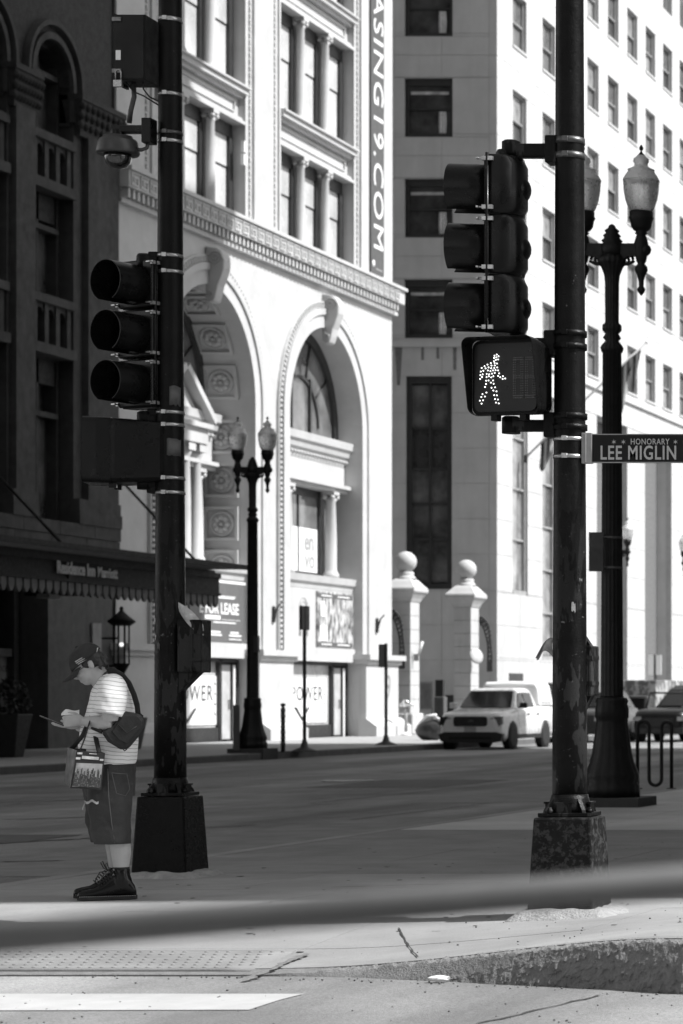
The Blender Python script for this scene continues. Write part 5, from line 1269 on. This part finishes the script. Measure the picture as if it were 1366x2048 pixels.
def simple_car(name, label, cat, px, Y, m, L_=4.6, W_=.90, roof=1.7, rz=0, off=False):
    t = thing(name, label, cat, (at(px,0,Y).x, Y, ROADZ), rz)
    body_loft([(0,.66,.34,.62,.90,.6),(.1,W_*.93,.28,.78,1.0,.78),(.6,W_,.26,.95,1.08,.8),(1.2,W_,.28,1.0,1.12,.8),(L_-.3,W_,.32,1.05,1.14,.84),(L_,W_*.92,.4,.95,1.05,.74)]).build('body', m, t)
    if not off:
        rs = [[(-.80,y,1.08),(-w_,y,z-.03),(-w_*.85,y,z),(w_*.85,y,z),(w_,y,z-.03),(.80,y,1.08)] for y, z, w_ in ((1.15,1.12,.78),(1.9,roof-.06,.64),(2.3,roof,.62),(L_-.9,roof,.62),(L_-.25,1.14,.76))]
        MB().rings(rs, smooth=False).build('cabin', m, t, bevel=.02)
        MB().add([(-.70,1.17,1.155),(.70,1.17,1.155),(.60,1.82,roof-.10),(-.60,1.82,roof-.10)], [(0,1,2,3)]).build('windscreen', M_cglass, t).modifiers.new('s','SOLIDIFY').thickness = -.014
        for s_ in (1, -1): MB().add([(s_*.80,1.7,1.18),(s_*.80,L_-.8,1.18),(s_*.68,L_-1.0,roof-.12),(s_*.68,2.1,roof-.12)], [(0,1,2,3)]).build('side_window', M_cglass, t).modifiers.new('s','SOLIDIFY').thickness = .012
    for s_ in (-1, 1):
        for y in (.85, L_-.95): wheel(t, s_*(W_-.08), y, .34, s_)
        MB().box((s_*.72-.13,-.02,.70),(s_*.72+.13,.15,.84)).build('headlight', mat('lamp_clear', .3), t)
    MB().box((-.45,-.03,.5),(.45,.1,.8)).build('grille', M_plas, t); MB().box((-.8,-.05,.28),(.8,.1,.48)).build('bumper', M_plas, t, bevel=.02)
    return t
M_dcar = mat('dark_car_paint', .008, .2, 3, .4, coat=.1, spec=.2); M_scar = mat('silver_car_paint', .035, .1, 3, .35, coat=.2, spec=.3)
simple_car('parked_car', 'silver car mostly hidden between the right signal pole and lamp post', 'car', 1152, 84, M_scar, rz=0)
simple_car('parked_car', 'dark car behind the white pickup, beside the right signal pole', 'car', 1085, 91, M_dcar, roof=2.0, L_=5)
vn = thing('delivery_van', 'grey box van with a mottled printed side parked beyond the lamp post', 'van', (at(1243,0,101).x, 101, ROADZ))
def muralfn(N, L, co, val, noi, rng, mul, mix): return mix(rng(noi(2.2, 3), .45, .55, 0, 1), .12, .42)
MB().box((-.3,0,.55),(1.35,4.5,2.15)).build('cargo_box', mat('mural_print', .3, .2, 2, .6, fn=muralfn), vn, bevel=.04); MB().box((-.25,-1.2,.4),(1.3,-.02,1.55)).build('cab', M_scar, vn, bevel=.1); MB().box((-.15,-1.22,1.05),(1.2,-1.19,1.45)).build('windscreen', M_cglass, vn)
for s_ in (0, 1.05):
    for y in (-.7, 3.4): wheel(vn, s_, y, .36, 1 if s_ else -1)
jp = simple_car('off_road_car', 'black open-top off-road car with folded soft top at the right edge', 'car', 1318, 85, M_dcar, off=True, L_=4.2)
MB().rings([[(-.72,y,1.1),(-w_,y,z),(w_,y,z),(.72,y,1.1)] for y, z, w_ in ((2.3,1.2,.5),(2.6,1.75,.28),(2.9,1.88,.14),(3.2,1.55,.5),(3.6,1.15,.7))], smooth=False).build('folded_top', M_rubber, jp)
MB().tube([(-.75,1.3,1.12),(-.68,1.55,1.62),(.68,1.55,1.62),(.75,1.3,1.12)], .035, 6).build('windscreen_frame', M_plas, jp)
MB().box((.4,1.2,.5),(.93,3.4,1.18)).build('side_panel', mat('dull_panel', .06, .3, 2, .5), jp, bevel=.05)
simple_car('parked_car', 'dark car cut off by the right edge of the picture', 'car', 1405, 88, M_dcar)
# far twin sign
ts = thing('far_sign', 'far pair of pale sign plates on a dark post in front of the portal', 'sign', (at(1310,0,112).x, 112, 0))
MB().tube([(0,0,0),(0,0,3.2)], .05, 6).build('post', M_frame, ts); MB().box((-.27,-.03,2.3),(-.05,.03,3.15)).box((.05,-.03,2.3),(.27,.03,3.15)).build('plate', M_white, ts)
# crumpled paper by the kerb, a few leaves / bits
p = at(880, 1960, 13.25); cp_ = MB(); rs = []
for i in range(9):
    t_ = math.pi*(i+.3)/9; rs.append([Vector((.055*math.sin(t_)*math.cos(2*math.pi*j/12)*(1+.5*noise.noise(Vector((i*.9,j*.8,3)))), .03*math.sin(t_)*math.sin(2*math.pi*j/12), -.016*math.cos(t_)*(1+.7*noise.noise(Vector((i,j,9)))))) for j in range(12)])
cp_.rings(rs, smooth=False); tag(cp_.build('paper_scrap', M_white, loc=(p.x, 13.24, ROADZ+.022)), 'crumpled white paper scrap lying against the broken kerb', 'litter')
gm = MB()
for i in range(110):
    x = random.uniform(-8.4, -2.5); y = random.uniform(13.9, 24); r = random.uniform(.008, .022); z = hz(x, y) + .003
    gm.lathe([(r, 0), (r*.8, .0015), (.001, .002)], (x, y, z), 8)
gm.build('gum_spots', mat('old_gum', .07, .2, 9, .9), kind='stuff')
b = MB()
for i in range(260):
    x = random.uniform(-6.5, -2.6); y = random.uniform(11.3, 16.4) if i % 3 else KY(x) - random.uniform(.04, .2); z = ROADZ + .004 if y < KY(x) - .02 else hz(x, y) + .006
    if -.03 < y - KY(x) < .26: continue
    s_ = random.uniform(.002, .008); b.sphere((x, y, z), s_, 5, 3, (1, 1, .6))
b.build('grit', mat('grit', .10, .8, 30, .9), kind='stuff')
# ================================================================ PERSON
def U(zx, zy, y=0.0): return Vector(((zx*.000902 - .5115)*.893, y, (1.768 - zy*.000902)*.976))
pbase = (at(217, 0, 16.86).x, 16.86, hz(-7.83, 16.86) + .002)
pn = thing('person', 'man in dark cap, striped tee and denim shorts looking down at his phone', 'person', pbase, R(25))
M_skin = mat('skin', .42, .06, 6, .55); M_hair = mat('dark_hair', .015, .4, 40, .5)
def stripefn(N, L, co, val, noi, rng, mul, mix):
    sp = N.new('ShaderNodeSeparateXYZ'); L.new(co, sp.inputs[0])
    z = mul(sp.outputs[2], mul(noi(5, 2), .03), 'ADD'); z = mul(z, mul(sp.outputs[0], .10), 'ADD'); s_ = N.new('ShaderNodeMath'); s_.operation = 'SINE'; L.new(mul(z, 2*math.pi/.0262), s_.inputs[0])
    return mix(rng(s_.outputs[0], .84, .95, 0, .8), val, .2)
M_shirt = mat('striped_cotton', .80, .07, 5, .9, .15, 12, fn=stripefn)
def denimfn(N, L, co, val, noi, rng, mul, mix): return mul(val, rng(noi(260, 2), .3, .7, .75, 1.3))
M_denim = mat('dark_denim', .038, .35, 5, .9, .25, 14, fn=denimfn)
M_boot = mat('glossy_black_leather', .004, .3, 8, .2, .06, 30, coat=.2, spec=.2)
M_nylon = mat('black_nylon', .014, .3, 10, .7, .2, 40)
def ell(b, c, r, M=None):
    rs = []
    for i in range(11):
        t = min(max(math.pi*i/10, .03), math.pi-.03); rg = []
        for j in range(16):
            p = Vector((r[0]*math.sin(t)*math.cos(2*math.pi*j/16), r[1]*math.sin(t)*math.sin(2*math.pi*j/16), -r[2]*math.cos(t)))
            if M: p = M @ p
            rg.append(p + Vector(c))
        rs.append(rg)
    b.rings(rs)
def hring(z, x0, x1, ry, n=24, yc=0): # horizontal ring between two x
    c, rx = (x0+x1)/2, (x1-x0)/2
    return [Vector((c + rx*math.cos(2*math.pi*j/n), yc + ry*math.sin(2*math.pi*j/n), z)) for j in range(n)]
def unite(b, name, m, parent, vox, smooth=4, fac=.5):
    o = b.build(name, m, parent); r = o.modifiers.new('r', 'REMESH'); r.mode = 'VOXEL'; r.voxel_size = vox; r.use_smooth_shade = True
    s_ = o.modifiers.new('s', 'SMOOTH'); s_.iterations = smooth; s_.factor = fac
    dg = bpy.context.evaluated_depsgraph_get(); me = bpy.data.meshes.new_from_object(o.evaluated_get(dg)); o.modifiers.clear(); old = o.data; o.data = me; bpy.data.meshes.remove(old)
    if not me.materials: me.materials.append(m)
    for p_ in me.polygons: p_.use_smooth = True
    return o
HC = U(412, 228); TH = Matrix.Rotation(R(-33), 3, 'Y')
def Hd(x, y, z): return HC + TH @ Vector((x, y, z))
b = MB()
ell(b, HC + TH @ Vector((.0,0,.012)), (.098, .076, .098), TH)             # skull
ell(b, Hd(-.040,0,-.055), (.060, .058, .070), TH)                          # face
ell(b, Hd(-.060,0,-.100), (.032, .034, .026), TH)                          # chin
ell(b, Hd(-.020,0,-.085), (.055, .056, .035), TH)                          # jaw
b.tube([Hd(-.093,0,-.012), Hd(-.106,0,-.038), Hd(-.112,0,-.052)], [.008,.011,.014], 8)   # nose
ell(b, Hd(-.100,0,-.052), (.014,.016,.009), TH)
ell(b, Hd(-.092,0,-.078), (.010,.022,.006), TH); ell(b, Hd(-.090,0,-.089), (.010,.020,.007), TH)   # lips
for s_ in (-1, 1):
    ell(b, Hd(-.082, s_*.030, -.004), (.014,.018,.008), TH)                # brow
    ell(b, Hd(.012, s_*.076, -.022), (.017,.008,.030), TH); ell(b, Hd(.018, s_*.080, -.008), (.014,.008,.014), TH)   # ear
    ell(b, Hd(-.070, s_*.036, -.040), (.022,.018,.022), TH)                # cheek
b.tube([Hd(.03,0,-.04), U(470,300), U(520,350), U(560,400)], [.060,.062,.070,.09], 14)    # neck
# trunk core
b.rings([hring(1.768-zy*.000902, *(U(a,0).x, U(c,0).x), ry) for zy, a, c, ry in ((360,520,640,.10),(420,480,690,.15),(560,430,740,.14),(760,370,750,.14),(900,370,745,.14),(1000,400,745,.15),(1080,430,730,.15))])
# legs
for s_, dx in ((-1, 0), (1, -34)):
    b.tube([U(590+dx,1040,s_*.09), U(600+dx,1250,s_*.10), U(635+dx,1480,s_*.11), U(650+dx,1560,s_*.11), U(660+dx,1630,s_*.11), U(660+dx,1730,s_*.11), U(660+dx,1800,s_*.11)], [.10,.09,.064,.062,.060,.046,.045], 16)
# arms: shoulder, elbow, wrist
def armpts(s_): return [U(600,420,s_*.20), U(585,540,s_*.235), U(590,655,s_*.235)] if s_ < 0 else [U(600,420,.20), U(560,540,.225), U(540,650,.22)]
A1_ = armpts(-1); WN = U(392,655,-.115); b.tube(A1_, [.058,.056,.052], 14); b.tube([A1_[2]+Vector((.01,0,-.005)), U(520,672,-.20), U(460,664,-.16), WN], [.050,.054,.046,.030], 14)
A2_ = armpts(1); WF = U(345,700,.06); b.tube(A2_, [.058,.052,.046], 14); b.tube([A2_[2], U(460,690,.16), WF], [.046,.044,.029], 14)
# near hand: palm, four curled fingers, thumb
ell(b, (WN + U(312,650,-.10))/2 + Vector((0,0,0)), (.046,.018,.034)); ell(b, U(318,650,-.098), (.032,.017,.040)); ell(b, U(345,640,-.105), (.035,.018,.032))
for i, (dz, L1) in enumerate(((0,.026),(22,.030),(44,.028),(65,.022))):
    b0 = U(300, 620+dz, -.098); b1 = U(262-4*(i==1), 622+dz, -.092); b2 = U(240+4*i, 628+dz, -.068); b3 = U(255+4*i, 634+dz, -.045)
    b.tube([b0, b1, b2, b3], [.0115,.0105,.0095,.0075], 8)
b.tube([U(365,625,-.085), U(325,600,-.065), U(280,596,-.05), U(255,604,-.045)], [.013,.012,.010,.008], 8)
# far hand under the phone
ell(b, (WF + U(268,692,.04))/2, (.045,.032,.017)); ell(b, U(272,690,.035), (.034,.036,.016))
for i in range(4):
    yy = .062 - .024*i; b.tube([U(255,694,yy), U(215,690-2*i,yy-.004), U(180-6*(i in (1,2)),678,yy-.010), U(160-6*(i in (1,2)),664,yy-.012)], [.0115,.0105,.0095,.0075], 8)
b.tube([U(290,680,.0), U(255,662,-.012), U(220,650,-.004)], [.013,.011,.009], 8)
unite(b, 'body', M_skin, pn, .0052, 3)
# hair
hb = MB(); ell(hb, Hd(.020,0,.012), (.092,.082,.092), TH); ell(hb, Hd(.055,0,-.028), (.050,.062,.050), TH)
for i in range(60):
    a, e = random.uniform(-1.3, 1.3), random.uniform(-.9, .2); p = Hd(.015+.098*math.cos(a)*math.cos(e), .080*math.sin(a), .0+.085*math.sin(e)); q = Hd(.02+.104*math.cos(a)*math.cos(e), .080*math.sin(a), -.022+.095*math.sin(e)); hb.tube([p, q], [.012,.005], 5)
for s_ in (-1, 1): ell(hb, Hd(-.012, s_*.071, -.002), (.026,.010,.026), TH)
unite(hb, 'hair', M_hair, pn, .006, 4)
# cap
cap = MB(); rs = []
for k in range(10):
    t = k/9; zz = .018 + .100*math.sin(t*math.pi/2); f_ = math.cos(t*math.pi/2)**.75 if k < 9 else .02
    rs.append([Hd(.004 + (.112*f_)*math.cos(2*math.pi*j/28), .093*f_*math.sin(2*math.pi*j/28), zz - .018*math.cos(2*math.pi*j/28)*(1-t)*-1) for j in range(28)])
cap.rings(rs); cap_o = cap.build('cap', mat('dark_cap', .022, .2, 8, .85, .1, 60), pn)
br_ = MB(); rs = []
for k in range(9):
    a = R(-62 + 124*k/8); e = [Vector((.004 - .112*math.cos(a)*f_ - .085*g_*math.cos(a*.85), .093*math.sin(a)*f_, .0 - .022*g_ - .022*abs(math.sin(a))*g_)) for f_, g_ in ((.96,0),(1.0,.5),(.97,1.0))]; rs.append([HC + TH @ p for p in e])
br_.rings(rs, closed=False, cap=False); o = br_.build('brim', mat('dark_cap', .04), cap_o); o.modifiers.new('s','SOLIDIFY').thickness = .005
MB().tube([Hd(.004,0,.118), Hd(.004,0,.124)], .008, 8).build('button', mat('dark_cap', .04), cap_o)
b = MB()
for r_, (l0, l1) in enumerate(((0,.050),(.0,.062),(.005,.066))):
    for k in range(8):
        x0 = -.055 + l0 + (l1-l0)*k/8; b.add([Hd(x0, -.0945+.006*abs(x0)*10*.5, .040-.011*r_), Hd(x0+(l1-l0)/8*.7, -.0945+.003, .040-.011*r_), Hd(x0+(l1-l0)/8*.7, -.0930+.003, .046-.011*r_), Hd(x0, -.0930+.003, .046-.011*r_)], [(0,1,2,3)])
b.build('cap_print', mat('cap_thread', .5, .1, 20, .8), cap_o)
MB().tube([Hd(.085,-.06,.03), Hd(.10,-.045,.045), Hd(.108,-.02,.05)], .004, 5).build('strap_end', mat('cap_thread', .5), cap_o)
# glasses and eyes
gb = MB()
for s_ in (-1, 1):
    gb.tube([Hd(-.098 , s_*.034+.020*math.cos(a), -.022+.016*math.sin(a)) for a in [2*math.pi*i/12 for i in range(13)]], .0022, 5); gb.tube([Hd(-.096, s_*.054, -.016), Hd(-.05, s_*.072, -.014), Hd(.01, s_*.080, -.010)], .0022, 5)
gb.tube([Hd(-.100,-.014,-.018), Hd(-.104,0,-.016), Hd(-.100,.014,-.018)], .002, 5); gb.build('glasses', M_frame, pn)
eb = MB(); 
for s_ in (-1, 1): ell(eb, Hd(-.084, s_*.032, -.020), (.009,.012,.007), TH)
eb.build('eyes', M_hair, pn)
# shirt
sb = MB()
sb.rings([hring(U(0,zy).z, U(a,0).x, U(c,0).x, ry) for zy, a, c, ry in ((300,520,600,.062),(318,505,640,.085),(345,488,682,.135),(390,462,716,.185),(450,438,742,.212),(520,418,762,.212),(600,392,772,.205),(690,362,778,.200),(780,344,780,.198),(880,340,778,.198),(960,348,770,.196),(972,350,769,.194))])
sb.tube([U(600,380,-.10), U(602,405,-.185), U(590,500,-.235), U(560,604,-.245)], [.070,.086,.092,.096], 20)
sb.tube([U(600,380,.10), U(602,405,.185), U(575,500,.23), U(545,600,.235)], [.070,.086,.090,.092], 20)
so2 = unite(sb, 'shirt', M_shirt, pn, .0075, 6)
# cloth folds
for v in so2.data.vertices:
    p = v.co; n_ = noise.noise(Vector((p.x*9, p.y*7, p.z*4))) * .010 + noise.noise(Vector((p.x*22+p.z*12, p.y*9, p.z*9))) * .0045
    d = Vector((p.x-.03, p.y, 0)); 
    if d.length > .02: v.co = p + d.normalized()*n_
MB().tube([U(528,318,-.07), U(520,330,-.03), U(515,345,0)] , .006, 5).tube([U(610,292,.0), U(585,290,-.055), U(545,302,-.072), U(518,335,-.05)], .008, 6).build('collar', mat('dark_collar', .05, .1, 10, .9), pn)
# shorts
db_ = MB()
db_.rings([hring(U(0,zy).z, U(a,0).x, U(c,0).x, ry) for zy, a, c, ry in ((930,385,758,.175),(985,372,764,.190),(1060,372,764,.205),(1150,385,758,.205),(1210,398,750,.200))])
for s_, dx in ((-1, 0), (1, -26)):
    db_.rings([hring(U(0,zy).z, U(a+dx,0).x, U(c+dx,0).x, ry, 20, s_*yc) for zy, a, c, ry, yc in ((1120,400,752,.10,.10),(1250,408,742,.108,.108),(1380,428,736,.108,.112),(1480,446,735,.106,.115),(1535,458,736,.106,.116),(1552,460,736,.106,.116))])
so3 = unite(db_, 'shorts', M_denim, pn, .008, 4)
for v in so3.data.vertices:
    p = v.co; n_ = noise.noise(Vector((p.x*11, p.y*9, p.z*6))) * .014 + noise.noise(Vector((p.x*20, p.y*6, p.z*26))) * .005
    d = Vector((p.x-.03, p.y*.5, 0)); v.co = p + d.normalized()*n_
b = MB(); ps = [U(590,1030,-.213), U(640,1036,-.212), U(700,1040,-.19), U(722,1150,-.18), U(690,1200,-.196), U(625,1180,-.212)]
b.tube(ps + [ps[0]], .0022, 4, cap=False).build('pocket_seam', mat('seam_thread', .12, .1, 30, .9), so3)
MB().tube([U(560,1000,-.205), U(568,1200,-.216), U(590,1400,-.225), U(612,1545,-.226)], .0025, 4).build('side_seam', mat('seam_thread', .12), so3)
b = MB(); rs = []
for i in range(8):
    t_ = i/7; rs.append([U(395+100*t_, 1232+10*math.sin(t_*9)+18*v, -.13-.075*math.sin(t_*1.5)) for v in (0,.5,1)])
b.rings(rs, closed=False, cap=False).tube([U(400,1240,-.135),U(388,1270,-.14),U(380,1300,-.14)], .003, 4); b.build('frayed_tear', M_paper, so3)
# boots
for s_, dx in ((-1, 0), (1, -30)):
    yc = s_*.112
    bt = MB(); prof = [(338,1925,.030,.030),(352,1895,.043,.046),(400,1882,.048,.062),(460,1872,.047,.075),(520,1840,.044,.085),(570,1800,.042,.10),(610,1770,.042,.11),(660,1760,.044,.12),(720,1790,.043,.10),(762,1860,.038,.05),(772,1900,.026,.03)]
    rs = []
    for zx, zt, w_, _ in prof:
        z1_ = U(0, zt).z; z0_ = U(0, 1945).z; zc, rz_ = (z0_+z1_)/2, (z1_-z0_)/2
        rs.append([Vector((U(zx+dx,0).x, yc + w_*math.copysign(abs(math.cos(a))**.8, math.cos(a)), zc + rz_*math.copysign(abs(math.sin(a))**.8, math.sin(a)))) for a in [2*math.pi*j/18 for j in range(18)]])
    bt.rings(rs); bt.rings([hring(U(0,zy).z, U(a+dx,0).x, U(c+dx,0).x, ry, 18, yc) for zy, a, c, ry in ((1735,596,726,.050),(1775,596,728,.052),(1830,585,745,.052),(1890,560,765,.048))])
    bo = unite(bt, 'boot', M_boot, pn, .006, 4)
    sp_pts = [(340,.018),(360,.036),(420,.047),(480,.048),(560,.044),(640,.043),(720,.043),(765,.036),(778,.018)]
    pl_ = [(U(a+dx,0).x, yc - w_) for a, w_ in sp_pts] + [(U(a+dx,0).x, yc + w_) for a, w_ in reversed(sp_pts)]
    MB().prism(pl_, U(0,1960).z + .001, U(0,1932).z, 'Z').build('sole', M_rubber, bo)
    st_ = MB()
    for k in range(26):
        t_ = k/25; zx = 360+400*t_; w_ = .047 - .006*abs(t_-.35); st_.box((U(zx+dx,0).x-.004, yc-w_-.003, U(0,1936).z), (U(zx+dx,0).x+.003, yc-w_+.002, U(0,1931).z))
    st_.build('welt_stitching', mat('stitch', .22, .1, 20, .8), bo, kind='stuff')
    lc = MB()
    for k in range(7):
        t_ = k/6; x_ = 500+95*t_; z_ = 1845-85*t_; lc.tube([U(x_+dx, z_, yc-.034), U(x_-14+dx, z_-12, yc), U(x_+dx, z_, yc+.034)], .0035, 5)
    lc.tube([U(592+dx,1762,yc-.02), U(560+dx,1740,yc-.05), U(540+dx,1700,yc-.05), U(555+dx,1690,yc-.045), U(565+dx,1720,yc-.04), U(590+dx,1760,yc-.02)], .0032, 5).tube([U(590+dx,1765,yc-.03), U(535+dx,1770,yc-.055), U(505+dx,1820,yc-.052), U(500+dx,1850,yc-.05)], .0032, 5)
    lc.build('laces', M_nylon, bo)
    MB().rings([hring(U(0,zy).z, U(600+dx,0).x, U(722+dx,0).x, .047, 16, yc) for zy in (1725,1760)]).build('sock', M_nylon, bo)
# ---- things he carries (top-level)
def px_thing(name, label, cat): return thing(name, label, cat, pbase, R(25))
sbag = px_thing('shoulder_bag', 'black nylon sling bag resting on the man\'s back hip with its strap over his shoulder', 'bag')
sp2 = [(655,590),(700,584),(800,602),(828,640),(832,692),(786,766),(705,862),(650,858),(560,802),(512,728),(590,690),(630,640)]
bb_ = MB().prism([(U(a,c).x, U(a,c).z) for a, c in sp2][::-1], -.278, -.205, 'Y').build('body', M_nylon, sbag, bevel=.022)
fl_ = [(668,612),(770,612),(808,650),(812,690),(700,820),(640,790),(590,730),(640,660)]
MB().prism([(U(a,c).x, U(a,c).z) for a, c in fl_][::-1], -.286, -.276, 'Y').build('flap', M_nylon, sbag, bevel=.006)
MB().tube([U(640,680,-.288), U(700,740,-.288), U(770,690,-.288)], .003, 5).tube([U(600,738,-.280), U(690,815,-.280)], .003, 5).build('zip', mat('zip_grey', .03, .2, 30, .4), sbag)
MB().tube([U(560,296,-.066), U(606,284,-.070), U(665,316,-.10), U(716,378,-.12), U(752,460,-.13), U(775,540,-.14), U(782,605,-.21)], .019, 8, flat=.35).build('strap', M_nylon, sbag)
MB().tube([U(560,296,-.066), U(530,330,.0), U(470,400,.12)], .014, 8, flat=.4).tube([U(520,730,-.25), U(450,700,-.20), U(400,640,-.02)], .014, 8, flat=.4).build('strap', M_nylon, sbag)
MB().tube([U(795,600,-.25),U(815,615,-.25),U(805,640,-.25)], .005, 5).tube([U(672,858,-.25),U(682,870,-.25),U(700,858,-.25)], .004, 5).build('buckle', M_nylon, sbag)
tote = px_thing('tote_bag', 'dark shopping tote with a city skyline picture hanging from the man\'s forearm', 'bag')
yF, yB = -.285, -.14
def quad(P, name, m, par): return MB().add(P, [tuple(range(len(P)))]).build(name, m, par)
f0, f1, f2, f3 = U(338,862,yF), U(542,884,yF), U(515,1150,yF), U(292,1135,yF); g0, g1, g2, g3 = U(272,845,yB), U(470,862,yB), U(455,1130,yB), U(248,1090,yB)
mid_b = U(300,1168,yF+.02)
tb_ = MB().add([f0,f1,f2,f3,g0,g1,g2,g3], [(0,1,2,3),(5,4,7,6),(4,0,3,7),(1,5,6,2),(3,2,6,7)]).build('bag_body', mat('tote_black', .022, .3, 6, .45, .1, 10), tote); tb_.modifiers.new('s','SOLIDIFY').thickness = .004; 
def onF(u_, v_): return f0.lerp(f1, u_).lerp(f3.lerp(f2, u_), v_) + Vector((0,-.004,0))
def skyfn(N, L, co, val, noi, rng, mul, mix): return mul(rng(noi(14, 4), .3, .7, .6, 1.35), val)
quad([onF(.07,.33), onF(.95,.30), onF(.95,.92), onF(.06,.96)], 'picture', mat('sky_print', .34, .1, 4, .5, fn=skyfn), tote)
b = MB(); n = 26
for i in range(n):
    u0 = .065 + .88*i/n; h_ = .58 + .10*math.sin(i*1.9) + .05*math.sin(i*5.1); h_ = .44 if i == 17 else h_
    b.add([onF(u0,h_)+Vector((0,-.002,0)), onF(u0+.034,h_)+Vector((0,-.002,0)), onF(u0+.034,.95)+Vector((0,-.002,0)), onF(u0,.95)+Vector((0,-.002,0))], [(0,1,2,3)])
def cityfn(N, L, co, val, noi, rng, mul, mix): return mix(rng(noi(120, 5), .56, .62, 0, 1), val, .25)
b.build('skyline', mat('skyline_print', .035, .5, 20, .5, fn=cityfn), tote)
b = MB()
for u0, u1, v0, v1 in ((.22,.80,.13,.21),(.04,.22,.05,.10),(.02,.18,.18,.24),(.84,.97,.17,.22),(.45,.72,.045,.065)): b.add([onF(u0,v0), onF(u1,v0-.005), onF(u1,v1-.005), onF(u0,v1)], [(0,1,2,3)])
b.build('white_print', mat('white_bag_print', .5, .3, 20, .5), tote)
MB().tube([U(360,870,yF), U(395,780,yF+.02), U(420,690,-.22), U(440,630,-.165), U(455,640,-.12), U(462,700,-.11), U(480,800,-.20), U(500,880,yF)], .014, 8, flat=.3).build('handle', M_nylon, tote)
MB().tube([U(300,855,yB), U(380,760,yB), U(415,680,-.13), U(430,625,-.12), U(500,690,-.12), U(515,780,-.16), U(470,862,yB)], .014, 8, flat=.3).build('handle', M_nylon, tote)
ph = px_thing('phone', 'thin smartphone held flat in the man\'s far hand', 'phone')
c = U(158,652,.012); Mp = Matrix.Translation(c) @ Matrix.Rotation(R(24), 4, 'Y')
MB().box((-.080,-.037,-.0045),(.080,.037,.0035), Mp).build('case', M_frame, ph, bevel=.003); MB().box((-.076,-.034,.0036),(.076,.034,.0046), Mp).build('screen', mat('phone_screen', .45, .2, 10, .08), ph)
nk = px_thing('napkin', 'folded white paper napkin held in the man\'s near hand', 'napkin')
b = MB(); rs = []
for i in range(9):
    t_ = i/8; zx = 225 + 128*t_; up = 8*math.sin(t_*6)
    rs.append([U(zx, 612 - 10*t_ - (34 + up)*v*min(1, .4+t_*3), -.075 + .05*v + .006*math.sin(5*t_+3*v)) for v in (0,.35,.7,1)] + [U(zx+2, 612 - 10*t_ - (34+up)*v*min(1,.4+t_*3), -.062 + .05*v) for v in (1,.5,0)])
b.rings(rs, smooth=False); b.build('sheet', M_white, nk)
rg_ = MB().lathe([(.011,-.002),(.011,.002)], n=12); tag(rg_.build('ring', M_steel, loc=Vector(pbase)+Matrix.Rotation(R(25),3,'Z') @ U(253,623,-.092), rot=(0,R(90),R(25))), 'silver ring shining on the man\'s near hand', 'ring')
